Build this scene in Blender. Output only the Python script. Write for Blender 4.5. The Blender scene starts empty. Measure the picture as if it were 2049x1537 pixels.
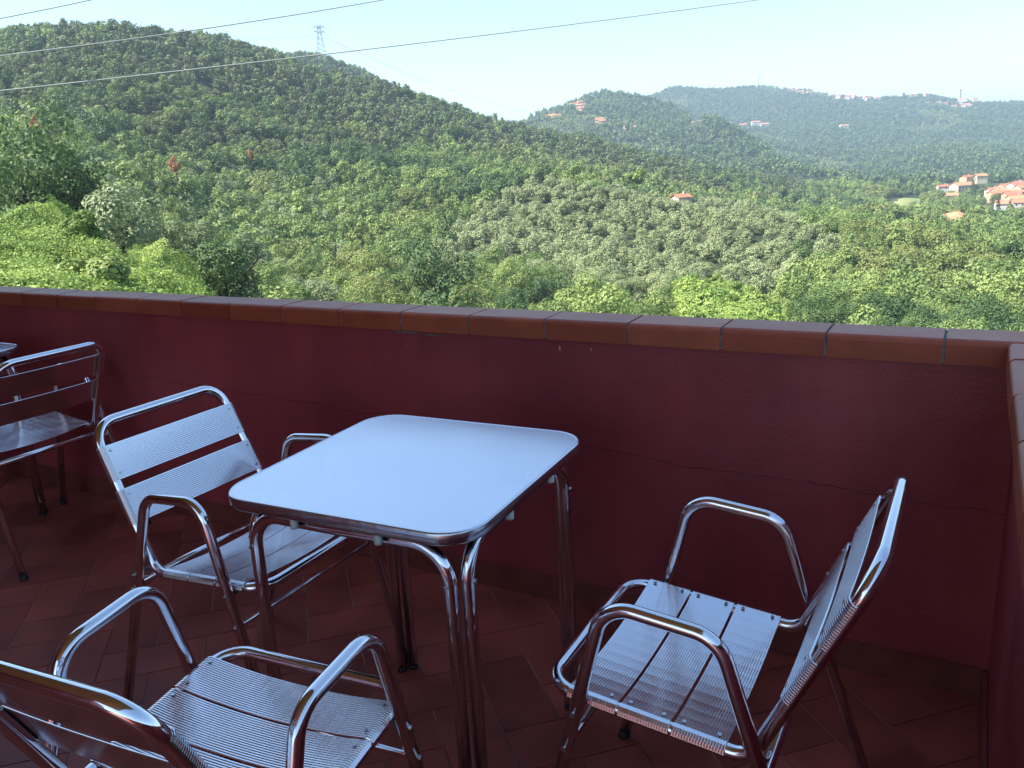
import bpy, bmesh, math, random
import numpy as np
from mathutils import Matrix, Vector

scene = bpy.context.scene
COL = scene.collection

# ------------------------------------------------------------------ camera
H = 1.3636
RT = np.array([0.873440888564025, 0.4842288801911141, -0.05121919340780462])
UP = np.array([-0.08256321496229438, 0.25094268310851736, 0.9644745125348767])
FW = np.array([-0.47987949499804256, 0.8381826539502937, -0.259163093239114])
F = 1652.3
cd = bpy.data.cameras.new('camera')
cam = bpy.data.objects.new('camera', cd)
COL.objects.link(cam)
cd.sensor_width = 36.0
cd.lens = F / 2049 * 36.0
cd.clip_start = 0.05
cd.clip_end = 60000
cam.matrix_world = Matrix(((RT[0], UP[0], -FW[0], 0), (RT[1], UP[1], -FW[1], 0), (RT[2], UP[2], -FW[2], H), (0, 0, 0, 1)))
scene.camera = cam

# ------------------------------------------------------------------ sky, sun, exposure
SUN_AZ = math.radians(221)      # direction towards the sun, measured from +X
SUN_EL = math.radians(50)
w = bpy.data.worlds.new("World")
scene.world = w
w.use_nodes = True
nt = w.node_tree
bg = nt.nodes['Background']
sky = nt.nodes.new('ShaderNodeTexSky')
sky.sky_type = 'NISHITA'
sky.sun_disc = False
sky.sun_elevation = SUN_EL
sky.sun_rotation = math.pi / 2 - SUN_AZ
sky.altitude = 200
sky.air_density = 1.3
sky.dust_density = 0.6
sky.ozone_density = 1.5
tint = nt.nodes.new('ShaderNodeMix'); tint.data_type = 'RGBA'; tint.blend_type = 'MULTIPLY'; tint.inputs['Factor'].default_value = 1
tint.inputs[7].default_value = (.88, 1.0, 1.04, 1)
nt.links.new(sky.outputs[0], tint.inputs[6]); nt.links.new(tint.outputs[2], bg.inputs[0])
bg.inputs[1].default_value = 0.085
sl = bpy.data.lights.new('sun', 'SUN')
so = bpy.data.objects.new('sun', sl)
COL.objects.link(so)
sl.energy = 5.0
sl.angle = math.radians(0.5)
sl.color = (1.0, 0.95, 0.86)
sdir = Vector((math.cos(SUN_EL) * math.cos(SUN_AZ), math.cos(SUN_EL) * math.sin(SUN_AZ), math.sin(SUN_EL)))
so.rotation_euler = sdir.to_track_quat('Z', 'Y').to_euler()
so.location = (-5, -5, 30)
scene.view_settings.view_transform = 'Standard'
scene.view_settings.look = 'None'
scene.view_settings.gamma = 1
scene.view_settings.exposure = 1.55
scene.render.engine = 'CYCLES'
scene.cycles.use_denoising = True
scene.cycles.max_bounces = 8
scene.cycles.diffuse_bounces = 4
scene.cycles.glossy_bounces = 4
scene.cycles.volume_bounces = 0
scene.cycles.caustics_reflective = False
scene.cycles.caustics_refractive = False

# ------------------------------------------------------------------ helpers
rng = np.random.default_rng(7)
random.seed(7)


def tag(o, label=None, cat=None, group=None, kind=None):
    if label: o['label'] = label
    if cat: o['category'] = cat
    if group: o['group'] = group
    if kind: o['kind'] = kind
    return o


def link(o, parent=None):
    COL.objects.link(o)
    if parent is not None: o.parent = parent
    return o


def empty(name, loc=(0, 0, 0), rz=0):
    o = bpy.data.objects.new(name, None)
    o.empty_display_size = 0.1
    COL.objects.link(o)
    o.location = loc
    o.rotation_euler = (0, 0, rz)
    return o


class MB:
    """collects geometry and links it as one mesh object"""
    def __init__(s):
        s.v = []; s.f = []; s.sm = []; s.mi = []

    def add(s, vs, fs, smooth=False, mi=0):
        b = len(s.v)
        s.v += [tuple(map(float, v)) for v in vs]
        s.f += [tuple(i + b for i in f) for f in fs]
        s.sm += [smooth] * len(fs)
        s.mi += [mi] * len(fs)

    def box(s, a, b, mi=0):
        x0, y0, z0 = a; x1, y1, z1 = b
        s.add([(x0, y0, z0), (x1, y0, z0), (x1, y1, z0), (x0, y1, z0), (x0, y0, z1), (x1, y0, z1), (x1, y1, z1), (x0, y1, z1)],
              [(0, 3, 2, 1), (4, 5, 6, 7), (0, 1, 5, 4), (1, 2, 6, 5), (2, 3, 7, 6), (3, 0, 4, 7)], False, mi)

    def tube(s, pts, r, n=14, closed=False, caps=True, mi=0):
        P = [np.array(p, float) for p in pts]
        m = len(P)
        T = []
        for i in range(m):
            a = P[(i - 1) % m] if (closed or i > 0) else P[i]
            b = P[(i + 1) % m] if (closed or i < m - 1) else P[i]
            t = b - a
            T.append(t / (np.linalg.norm(t) + 1e-12))
        ref = np.array([0, 0, 1.0]) if abs(T[0][2]) < .9 else np.array([1.0, 0, 0])
        u = np.cross(T[0], ref); u /= np.linalg.norm(u)
        vs = []; frames = []
        for i in range(m):
            u = u - T[i] * (u @ T[i]); u /= np.linalg.norm(u)
            frames.append((u.copy(), np.cross(T[i], u)))
        tw = 0.0
        if closed:
            u0, v0 = frames[0]
            ue = u - T[0] * (u @ T[0])
            tw = math.atan2(ue @ v0, ue @ u0)
        for i in range(m):
            uu, vv = frames[i]
            off = -tw * i / m
            for k in range(n):
                a = 2 * math.pi * k / n + off
                vs.append(P[i] + r * (math.cos(a) * uu + math.sin(a) * vv))
        fs = []
        for i in range(m if closed else m - 1):
            j = (i + 1) % m
            for k in range(n):
                l = (k + 1) % n
                fs.append((i * n + k, i * n + l, j * n + l, j * n + k))
        s.add(vs, fs, True, mi)
        if caps and not closed:
            b = len(s.v) - len(vs)
            s.f.append(tuple(b + k for k in range(n))[::-1]); s.sm.append(False); s.mi.append(mi)
            s.f.append(tuple(b + (m - 1) * n + k for k in range(n))); s.sm.append(False); s.mi.append(mi)

    def cyl(s, a, b, r, n=12, mi=0):
        s.tube([a, b], r, n, mi=mi)

    def build(s, name, mat, parent=None):
        me = bpy.data.meshes.new(name)
        me.from_pydata(s.v, [], s.f)
        for m_ in (mat if isinstance(mat, (list, tuple)) else [mat]): me.materials.append(m_)
        me.polygons.foreach_set('use_smooth', s.sm)
        me.polygons.foreach_set('material_index', s.mi)
        me.update()
        o = bpy.data.objects.new(name, me)
        return link(o, parent)


def fillet(pts, radii, closed=False, seg=8):
    """polyline with rounded corners"""
    P = [np.array(p, float) for p in pts]
    out = []
    m = len(P)
    for i in range(m):
        if not closed and i in (0, m - 1):
            out.append(P[i]); continue
        a, c, b = P[(i - 1) % m], P[i], P[(i + 1) % m]
        d1 = (a - c) / np.linalg.norm(a - c); d2 = (b - c) / np.linalg.norm(b - c)
        ang = math.acos(max(-1, min(1, d1 @ d2)))
        r = radii[i]
        L = r / math.tan(ang / 2)
        L = min(L, .49 * np.linalg.norm(a - c), .49 * np.linalg.norm(b - c))
        r = L * math.tan(ang / 2)
        bis = (d1 + d2) / np.linalg.norm(d1 + d2)
        cen = c + bis * r / math.sin(ang / 2)
        s0 = c + d1 * L - cen; s1 = c + d2 * L - cen
        tot = math.acos(max(-1, min(1, (s0 @ s1) / (r * r))))
        for k in range(seg + 1):
            t = k / seg
            out.append(cen + (math.sin((1 - t) * tot) * s0 + math.sin(t * tot) * s1) / math.sin(tot))
    return out


def np_mesh(name, V, Fq, mats, mi=None, smooth=False):
    """V (n,3), Fq (m,k) constant face size"""
    me = bpy.data.meshes.new(name)
    k = Fq.shape[1]
    me.vertices.add(len(V)); me.vertices.foreach_set('co', np.ascontiguousarray(V, dtype=np.float32).ravel())
    me.loops.add(Fq.size); me.loops.foreach_set('vertex_index', np.ascontiguousarray(Fq, dtype=np.int32).ravel())
    me.polygons.add(len(Fq)); me.polygons.foreach_set('loop_start', np.arange(0, Fq.size, k, dtype=np.int32))
    me.polygons.foreach_set('loop_total', np.full(len(Fq), k, dtype=np.int32))
    for m_ in mats: me.materials.append(m_)
    if mi is not None: me.polygons.foreach_set('material_index', np.asarray(mi, dtype=np.int32))
    me.polygons.foreach_set('use_smooth', np.full(len(Fq), smooth, dtype=bool))
    me.update(calc_edges=True)
    return me


# ------------------------------------------------------------------ materials
def mat(name, col=(.5, .5, .5), rough=.5, metal=0., spec=.5):
    m = bpy.data.materials.new(name)
    m.use_nodes = True
    b = m.node_tree.nodes['Principled BSDF']
    b.inputs['Base Color'].default_value = (*col, 1)
    b.inputs['Roughness'].default_value = rough
    b.inputs['Metallic'].default_value = metal
    b.inputs['Specular IOR Level'].default_value = spec
    return m, m.node_tree, b


def noise_col(nt, b, c1, c2, scale, detail=6, coord='Object', inp='Base Color', lo=.35, hi=.65, stretch=None):
    tc = nt.nodes.new('ShaderNodeTexCoord')
    n = nt.nodes.new('ShaderNodeTexNoise')
    n.inputs['Scale'].default_value = scale; n.inputs['Detail'].default_value = detail
    src = tc.outputs[coord]
    if stretch:
        mp = nt.nodes.new('ShaderNodeMapping'); mp.inputs['Scale'].default_value = stretch
        nt.links.new(src, mp.inputs[0]); src = mp.outputs[0]
    nt.links.new(src, n.inputs['Vector'])
    r = nt.nodes.new('ShaderNodeValToRGB')
    r.color_ramp.elements[0].position = lo; r.color_ramp.elements[1].position = hi
    r.color_ramp.elements[0].color = (*c1, 1); r.color_ramp.elements[1].color = (*c2, 1)
    nt.links.new(n.outputs['Fac'], r.inputs[0])
    nt.links.new(r.outputs[0], b.inputs[inp])
    return r, src


def bump(nt, b, scale, strength, dist=.01, src=None, detail=8, stretch=None):
    n = nt.nodes.new('ShaderNodeTexNoise'); n.inputs['Scale'].default_value = scale; n.inputs['Detail'].default_value = detail
    if src is None:
        src = nt.nodes.new('ShaderNodeTexCoord').outputs['Object']
    if stretch:
        mp = nt.nodes.new('ShaderNodeMapping'); mp.inputs['Scale'].default_value = stretch
        nt.links.new(src, mp.inputs[0]); src = mp.outputs[0]
    nt.links.new(src, n.inputs['Vector'])
    bp = nt.nodes.new('ShaderNodeBump'); bp.inputs['Strength'].default_value = strength; bp.inputs['Distance'].default_value = dist
    nt.links.new(n.outputs['Fac'], bp.inputs['Height']); nt.links.new(bp.outputs[0], b.inputs['Normal'])
    return bp


# polished aluminium tube
M_TUBE, nt_, b_ = mat('polished_aluminium', (.82, .79, .83), .09, 1.0)
noise_col(nt_, b_, (.07, .07, .07), (.17, .17, .17), 25, inp='Roughness')
bump(nt_, b_, 120, .03, .002)
# anodised ribbed slats
M_SLAT, nt_, b_ = mat('brushed_aluminium_slat', (.86, .84, .88), .17, 1.0)
noise_col(nt_, b_, (.15, .15, .15), (.2, .2, .2), 3, inp='Roughness')
# steel table top
M_TOP, nt_, b_ = mat('brushed_steel_sheet', (.78, .75, .83), .28, 1.0)
noise_col(nt_, b_, (.22, .22, .22), (.30, .30, .30), 2.5, inp='Roughness')
bump(nt_, b_, 2.5, .03, .01)
M_RIM, nt_, b_ = mat('hammered_steel_rim', (.6, .6, .64), .26, 1.0)
bump(nt_, b_, 55, .25, .003, detail=1)
M_RUB, _, _ = mat('black_rubber', (.015, .015, .016), .6)
M_PLAST, _, _ = mat('white_plastic', (.62, .62, .6), .45)
M_BOLT, _, _ = mat('zinc_bolt', (.55, .55, .56), .28, 1.0)

# maroon painted plaster
CRACK = (.475, -.03)
BLOBS = [(-1.60, .848, .055, .004, (.2, .17, .17)), (-1.50, .844, .035, .003, (.2, .17, .17)), (-1.048, .829, .0025, .009, (.6, .5, .45)), (-.948, .832, .0016, .006, (.5, .42, .4))]
M_WALL, nt_, b_ = mat('maroon_painted_plaster', (.3, .045, .06), .4)
r_, s_ = noise_col(nt_, b_, (.31, .046, .06), (.39, .068, .082), 2.2)
n1 = nt_.nodes.new('ShaderNodeTexNoise'); n1.inputs['Scale'].default_value = 9; n1.inputs['Detail'].default_value = 10
n2 = nt_.nodes.new('ShaderNodeTexNoise'); n2.inputs['Scale'].default_value = 160; n2.inputs['Detail'].default_value = 3
tcw = nt_.nodes.new('ShaderNodeTexCoord')
nt_.links.new(tcw.outputs['Object'], n1.inputs['Vector']); nt_.links.new(tcw.outputs['Object'], n2.inputs['Vector'])
# hairline cracks: distorted voronoi borders, only in places
vo = nt_.nodes.new('ShaderNodeTexVoronoi'); vo.feature = 'DISTANCE_TO_EDGE'; vo.inputs['Scale'].default_value = 1.3
mx = nt_.nodes.new('ShaderNodeVectorMath'); mx.operation = 'ADD'
sc_ = nt_.nodes.new('ShaderNodeVectorMath'); sc_.operation = 'SCALE'; sc_.inputs['Scale'].default_value = .35
nt_.links.new(n1.outputs['Color'], sc_.inputs[0]); nt_.links.new(tcw.outputs['Object'], mx.inputs[0]); nt_.links.new(sc_.outputs[0], mx.inputs[1])
nt_.links.new(mx.outputs[0], vo.inputs['Vector'])
mr = nt_.nodes.new('ShaderNodeMapRange'); mr.inputs['From Min'].default_value = 0; mr.inputs['From Max'].default_value = .006
nt_.links.new(vo.outputs['Distance'], mr.inputs['Value'])
ad = nt_.nodes.new('ShaderNodeMath'); ad.operation = 'MULTIPLY_ADD'; ad.inputs[1].default_value = .25
nt_.links.new(n2.outputs['Fac'], ad.inputs[0]); nt_.links.new(n1.outputs['Fac'], ad.inputs[2])
ad2 = nt_.nodes.new('ShaderNodeMath'); ad2.operation = 'MULTIPLY_ADD'; ad2.inputs[1].default_value = .05
nt_.links.new(mr.outputs[0], ad2.inputs[0]); nt_.links.new(ad.outputs[0], ad2.inputs[2])
bp = nt_.nodes.new('ShaderNodeBump'); bp.inputs['Strength'].default_value = .5; bp.inputs['Distance'].default_value = .006
nt_.links.new(ad2.outputs[0], bp.inputs['Height']); nt_.links.new(bp.outputs[0], b_.inputs['Normal'])

# weathering: faded vertical streaks, small chips, a cement smear under the coping
base_ = b_.inputs['Base Color'].links[0].from_socket
ns = nt_.nodes.new('ShaderNodeTexNoise'); ns.inputs['Scale'].default_value = 2.6; ns.inputs['Detail'].default_value = 7
mps = nt_.nodes.new('ShaderNodeMapping'); mps.inputs['Scale'].default_value = (2.4, 1, .5)
nt_.links.new(tcw.outputs['Object'], mps.inputs[0]); nt_.links.new(mps.outputs[0], ns.inputs['Vector'])
rs = nt_.nodes.new('ShaderNodeMapRange'); rs.inputs['From Min'].default_value = .35; rs.inputs['From Max'].default_value = .68; rs.inputs['To Min'].default_value = .84; rs.inputs['To Max'].default_value = 1.08
nt_.links.new(ns.outputs['Fac'], rs.inputs['Value'])
mm = nt_.nodes.new('ShaderNodeVectorMath'); mm.operation = 'SCALE'
nt_.links.new(base_, mm.inputs[0]); nt_.links.new(rs.outputs[0], mm.inputs['Scale'])
sep = nt_.nodes.new('ShaderNodeSeparateXYZ'); nt_.links.new(tcw.outputs['Object'], sep.inputs[0])


def blob(cx, cz, rx, rz):
    o_ = nt_.nodes
    a = o_.new('ShaderNodeMath'); a.operation = 'SUBTRACT'; a.inputs[1].default_value = cx; nt_.links.new(sep.outputs[0], a.inputs[0])
    b = o_.new('ShaderNodeMath'); b.operation = 'DIVIDE'; b.inputs[1].default_value = rx; nt_.links.new(a.outputs[0], b.inputs[0])
    c = o_.new('ShaderNodeMath'); c.operation = 'SUBTRACT'; c.inputs[1].default_value = cz; nt_.links.new(sep.outputs[2], c.inputs[0])
    d = o_.new('ShaderNodeMath'); d.operation = 'DIVIDE'; d.inputs[1].default_value = rz; nt_.links.new(c.outputs[0], d.inputs[0])
    e = o_.new('ShaderNodeCombineXYZ'); nt_.links.new(b.outputs[0], e.inputs[0]); nt_.links.new(d.outputs[0], e.inputs[1])
    l = o_.new('ShaderNodeVectorMath'); l.operation = 'LENGTH'; nt_.links.new(e.outputs[0], l.inputs[0])
    m = o_.new('ShaderNodeMath'); m.operation = 'MULTIPLY_ADD'; m.inputs[1].default_value = 1.5; nt_.links.new(n2.outputs['Fac'], m.inputs[0]); nt_.links.new(l.outputs['Value'], m.inputs[2])
    r = o_.new('ShaderNodeMapRange'); r.inputs['From Min'].default_value = 1.45; r.inputs['From Max'].default_value = 1.75; r.inputs['To Min'].default_value = 1; r.inputs['To Max'].default_value = 0
    nt_.links.new(m.outputs[0], r.inputs['Value']); return r.outputs[0]


last = mm.outputs[0]
for bx in BLOBS:
    mk = blob(*bx[:4]); mc = nt_.nodes.new('ShaderNodeMix'); mc.data_type = 'RGBA'
    mc.inputs[7].default_value = (*bx[4], 1); nt_.links.new(mk, mc.inputs['Factor']); nt_.links.new(last, mc.inputs[6]); last = mc.outputs[2]
cr1 = nt_.nodes.new('ShaderNodeMath'); cr1.operation = 'MULTIPLY_ADD'; cr1.inputs[1].default_value = CRACK[1]; cr1.inputs[2].default_value = CRACK[0]; nt_.links.new(sep.outputs[0], cr1.inputs[0])
cr2 = nt_.nodes.new('ShaderNodeMath'); cr2.operation = 'MULTIPLY_ADD'; cr2.inputs[1].default_value = .05; nt_.links.new(n1.outputs['Fac'], cr2.inputs[0]); nt_.links.new(cr1.outputs[0], cr2.inputs[2])
cr3 = nt_.nodes.new('ShaderNodeMath'); cr3.operation = 'SUBTRACT'; nt_.links.new(sep.outputs[2], cr3.inputs[0]); nt_.links.new(cr2.outputs[0], cr3.inputs[1])
cr4 = nt_.nodes.new('ShaderNodeMath'); cr4.operation = 'ABSOLUTE'; nt_.links.new(cr3.outputs[0], cr4.inputs[0])
cr5 = nt_.nodes.new('ShaderNodeMapRange'); cr5.inputs['From Min'].default_value = 0; cr5.inputs['From Max'].default_value = .0028; cr5.inputs['To Min'].default_value = .75; cr5.inputs['To Max'].default_value = 0; nt_.links.new(cr4.outputs[0], cr5.inputs['Value'])
cr6 = nt_.nodes.new('ShaderNodeMath'); cr6.operation = 'MULTIPLY'; nt_.links.new(cr5.outputs[0], cr6.inputs[0]); nt_.links.new(rs.outputs[0], cr6.inputs[1])
mc = nt_.nodes.new('ShaderNodeMix'); mc.data_type = 'RGBA'; mc.inputs[7].default_value = (.06, .01, .015, 1); nt_.links.new(cr6.outputs[0], mc.inputs['Factor']); nt_.links.new(last, mc.inputs[6]); last = mc.outputs[2]
vs_ = nt_.nodes.new('ShaderNodeTexVoronoi'); vs_.inputs['Scale'].default_value = 4.5; nt_.links.new(tcw.outputs['Object'], vs_.inputs['Vector'])
rv = nt_.nodes.new('ShaderNodeMapRange'); rv.inputs['From Min'].default_value = .012; rv.inputs['From Max'].default_value = .02; rv.inputs['To Min'].default_value = .8; rv.inputs['To Max'].default_value = 0
nt_.links.new(vs_.outputs['Distance'], rv.inputs['Value'])
mc = nt_.nodes.new('ShaderNodeMix'); mc.data_type = 'RGBA'; mc.inputs[7].default_value = (.45, .38, .36, 1); nt_.links.new(rv.outputs[0], mc.inputs['Factor']); nt_.links.new(last, mc.inputs[6]); last = mc.outputs[2]
nt_.links.new(last, b_.inputs['Base Color'])

# terracotta, glossy
M_TILE, nt_, b_ = mat('glazed_terracotta', (.2, .06, .035), .3)
geo = nt_.nodes.new('ShaderNodeNewGeometry')
r1 = nt_.nodes.new('ShaderNodeValToRGB')
r1.color_ramp.elements[0].color = (.34, .07, .04, 1); r1.color_ramp.elements[1].color = (.46, .115, .06, 1)
nt_.links.new(geo.outputs['Random Per Island'], r1.inputs[0])
n1 = nt_.nodes.new('ShaderNodeTexNoise'); n1.inputs['Scale'].default_value = 14; n1.inputs['Detail'].default_value = 8
tcw = nt_.nodes.new('ShaderNodeTexCoord'); nt_.links.new(tcw.outputs['Object'], n1.inputs['Vector'])
mxc = nt_.nodes.new('ShaderNodeMix'); mxc.data_type = 'RGBA'; mxc.blend_type = 'MULTIPLY'; mxc.inputs['Factor'].default_value = .6
nt_.links.new(r1.outputs[0], mxc.inputs[6])
r2 = nt_.nodes.new('ShaderNodeValToRGB'); r2.color_ramp.elements[0].position = .3; r2.color_ramp.elements[1].position = .7
r2.color_ramp.elements[0].color = (.6, .6, .62, 1); r2.color_ramp.elements[1].color = (1, 1, 1, 1)
nt_.links.new(n1.outputs['Fac'], r2.inputs[0]); nt_.links.new(r2.outputs[0], mxc.inputs[7]); nt_.links.new(mxc.outputs[2], b_.inputs['Base Color'])
r3 = nt_.nodes.new('ShaderNodeMapRange'); r3.inputs['To Min'].default_value = .32; r3.inputs['To Max'].default_value = .5
nt_.links.new(n1.outputs['Fac'], r3.inputs['Value']); nt_.links.new(r3.outputs[0], b_.inputs['Roughness'])
bump(nt_, b_, 60, .12, .003)
b_.inputs['Specular IOR Level'].default_value = .3
M_GROUT, nt_, b_ = mat('grey_mortar', (.2, .2, .2), .9); noise_col(nt_, b_, (.1, .1, .1), (.26, .25, .24), 40)

# floor tiles: dark red cotto
M_FLOOR, nt_, b_ = mat('red_floor_tile', (.1, .03, .025), .5, 0, .28)
geo = nt_.nodes.new('ShaderNodeNewGeometry')
r1 = nt_.nodes.new('ShaderNodeValToRGB')
r1.color_ramp.elements[0].color = (.30, .06, .042, 1); r1.color_ramp.elements[1].color = (.45, .095, .064, 1)
nt_.links.new(geo.outputs['Random Per Island'], r1.inputs[0])
n1 = nt_.nodes.new('ShaderNodeTexNoise'); n1.inputs['Scale'].default_value = 5; n1.inputs['Detail'].default_value = 9
tcw = nt_.nodes.new('ShaderNodeTexCoord'); nt_.links.new(tcw.outputs['Object'], n1.inputs['Vector'])
mxc = nt_.nodes.new('ShaderNodeMix'); mxc.data_type = 'RGBA'; mxc.blend_type = 'MULTIPLY'; mxc.inputs['Factor'].default_value = .7
r2 = nt_.nodes.new('ShaderNodeValToRGB'); r2.color_ramp.elements[0].position = .35; r2.color_ramp.elements[1].position = .65
r2.color_ramp.elements[0].color = (.45, .45, .47, 1); r2.color_ramp.elements[1].color = (1, 1, 1, 1)
nt_.links.new(n1.outputs['Fac'], r2.inputs[0]); nt_.links.new(r1.outputs[0], mxc.inputs[6]); nt_.links.new(r2.outputs[0], mxc.inputs[7]); nt_.links.new(mxc.outputs[2], b_.inputs['Base Color'])
r3 = nt_.nodes.new('ShaderNodeMapRange'); r3.inputs['To Min'].default_value = .3; r3.inputs['To Max'].default_value = .6
nt_.links.new(n1.outputs['Fac'], r3.inputs['Value']); nt_.links.new(r3.outputs[0], b_.inputs['Roughness'])
bump(nt_, b_, 90, .12, .003)
M_FGROUT, nt_, b_ = mat('floor_grout', (.3, .2, .16), .85); noise_col(nt_, b_, (.16, .07, .05), (.42, .25, .19), 7)
M_CEIL, nt_, b_ = mat('cream_ceiling', (.6, .53, .42), .8); noise_col(nt_, b_, (.57, .5, .4), (.66, .58, .46), 2)
M_PLINTH, nt_, b_ = mat('plinth_tile', (.2, .05, .04), .55); noise_col(nt_, b_, (.16, .035, .03), (.24, .055, .042), 10)


# ------------------------------------------------------------------ terrace
XR, XC, YC, YW, ZT, CH, CD, TW = .1073, .0754, 2.096, 2.1235, .9202, .0595, .142, .2582
X0, Y0 = -9.0, -3.2
XE = XC + CD - .006   # outer faces
YE = YC + CD - .006

# floor: herringbone tiles, each a slightly bevelled slab
W_ = .1485
A0, B0 = .395, 2.157
gap = .0020
fb = MB()
s2 = math.sqrt(.5)


def clip_poly(poly, ax, lim, keep_less):
    out = []
    for i in range(len(poly)):
        p, q = poly[i], poly[(i + 1) % len(poly)]
        pin = (p[ax] <= lim) if keep_less else (p[ax] >= lim)
        qin = (q[ax] <= lim) if keep_less else (q[ax] >= lim)
        if pin: out.append(p)
        if pin != qin:
            t = (lim - p[ax]) / (q[ax] - p[ax])
            out.append((p[0] + (q[0] - p[0]) * t, p[1] + (q[1] - p[1]) * t))
    return out


for i in range(-75, 25):
    for j in range(-45, 45):
        k = (i - j) % 4
        if k == 0: a0, a1, c0, c1 = i, i + 2, j, j + 1
        elif k == 3: a0, a1, c0, c1 = i, i + 1, j, j + 2
        else: continue
        q = []
        for a, c in ((a0 * W_ + gap, c0 * W_ + gap), (a1 * W_ - gap, c0 * W_ + gap), (a1 * W_ - gap, c1 * W_ - gap), (a0 * W_ + gap, c1 * W_ - gap)):
            a += A0; c += B0
            q.append(((a - c) * s2, (a + c) * s2))
        for ax, lim, kl in ((0, XR - .012, True), (0, X0, False), (1, YW - .012, True), (1, Y0, False)):
            if q: q = clip_poly(q, ax, lim, kl)
        if len(q) < 3: continue
        n = len(q)
        dz = random.uniform(-.0004, .0004)
        vs = [(x, y, dz) for x, y in q] + [(x, y, -.006) for x, y in q]
        fb.add(vs, [tuple(range(n))] + [(k2, k2 + n, (k2 + 1) % n + n, (k2 + 1) % n) for k2 in range(n)])
floor = fb.build('floor', M_FLOOR); tag(floor, 'dark red herringbone terrace floor tiles', kind='structure')
sb = MB(); sb.box((X0, Y0, -.3), (XR + .001, YW + .001, -.0025)); sb.box((-3.59, Y0 - 5, -.3), (XR, Y0 - .001, -.003))  # second box: unseen extension behind, added to bounce sunlight onto the terrace
tag(sb.build('floor_slab', M_FGROUT), 'grouted slab under the terrace tiles, extended out of view to bounce sunlight', kind='structure')


def profile_run(mb, x0, x1, along, prof, mi=0):
    """extrude a closed profile (d,z) between x0 and x1; along='x' -> y=d ; along='y' -> x=d"""
    n = len(prof)
    vs = []
    for t in (x0, x1):
        for d, z in prof:
            vs.append((t, d, z) if along == 'x' else (d, t, z))
    fs = [(k, (k + 1) % n, (k + 1) % n + n, k + n) for k in range(n)] + [tuple(range(n))[::-1], tuple(range(n, 2 * n))]
    mb.add(vs, fs)


def coping_profile(f, s, zt, ch, cdp, ins=0., r=.013):
    """f = inner face coordinate, s = +1 towards outside"""
    pts = [(f + s * ins, zt - ch + ins)]
    for k in range(6):
        a = math.pi * (1 - k / 10)
        pts.append((f + s * (ins + r + r * math.cos(a)), zt - ins - r + r * math.sin(a)))
    for k in range(6):
        a = math.pi / 2 * (1 - k / 5)
        pts.append((f + s * (cdp - ins - r + r * math.cos(a)), zt - ins - r + r * math.sin(a)))
    pts.append((f + s * (cdp - ins), zt - ch + ins))
    return pts


back = tag(empty('parapet_wall', (-3, YW, 0)), 'long maroon plaster parapet with terracotta coping along the valley side, behind the table', 'wall')
wb = MB(); wb.box((X0, YW, -.6), (XE - .006, YE - .006, ZT - CH + .001))
o = wb.build('plaster_wall', M_WALL, back); o.matrix_parent_inverse = Matrix.Translation((3, -YW, 0))
cb = MB()
x = -.0506 + 0.0
edges = [XC + CD]
while x > X0: edges.append(x); x -= TW
edges.append(X0)
for k in range(len(edges) - 1):
    a, b = edges[k + 1], edges[k]
    g = .0032 if k else 0
    dz = random.uniform(-.0012, .0012); dy = random.uniform(-.0012, .0012)
    profile_run(cb, a + .0032, b - g, 'x', coping_profile(YC + dy, 1, ZT + dz, CH, CD))
o = cb.build('coping_tiles', M_TILE, back); o.matrix_parent_inverse = Matrix.Translation((3, -YW, 0))
gb = MB(); profile_run(gb, X0 + .01, XC + CD - .01, 'x', coping_profile(YC, 1, ZT, CH, CD, .0035))
o = gb.build('coping_mortar', M_GROUT, back); o.matrix_parent_inverse = Matrix.Translation((3, -YW, 0))
kb = MB(); kb.box((X0, YW - .011, 0.0), (XR - .012, YW - .0015, .082))
o = kb.build('skirting', M_PLINTH, back); o.matrix_parent_inverse = Matrix.Translation((3, -YW, 0))

side = tag(empty('parapet_wall', (XR, 0, 0)), 'short maroon side parapet with terracotta coping at the right edge of the terrace', 'wall')
wb = MB(); wb.box((XR, Y0, -.6), (XE - .0065, YW - .002, ZT - CH + .0005))
o = wb.build('plaster_wall', M_WALL, side); o.matrix_parent_inverse = Matrix.Translation((-XR, 0, 0))
cb = MB()
ys = [YC - .001, 1.94]
y = 1.94 - .27
while y > Y0: ys.append(y); y -= .27
ys.append(Y0)
for k in range(len(ys) - 1):
    dz = random.uniform(-.001, .001)
    profile_run(cb, ys[k + 1] + .003, ys[k] - .003, 'y', coping_profile(XC + random.uniform(-.001, .001), 1, ZT + dz - .001, CH, CD))
o = cb.build('coping_tiles', M_TILE, side); o.matrix_parent_inverse = Matrix.Translation((-XR, 0, 0))
gb = MB(); profile_run(gb, Y0 + .01, YC - .004, 'y', coping_profile(XC, 1, ZT - .001, CH, CD, .0035))
o = gb.build('coping_mortar', M_GROUT, side); o.matrix_parent_inverse = Matrix.Translation((-XR, 0, 0))
kb = MB(); kb.box((XR - .011, Y0, 0.0), (XR - .0015, YW - .013, .082))
o = kb.build('skirting', M_PLINTH, side); o.matrix_parent_inverse = Matrix.Translation((-XR, 0, 0))

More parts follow.
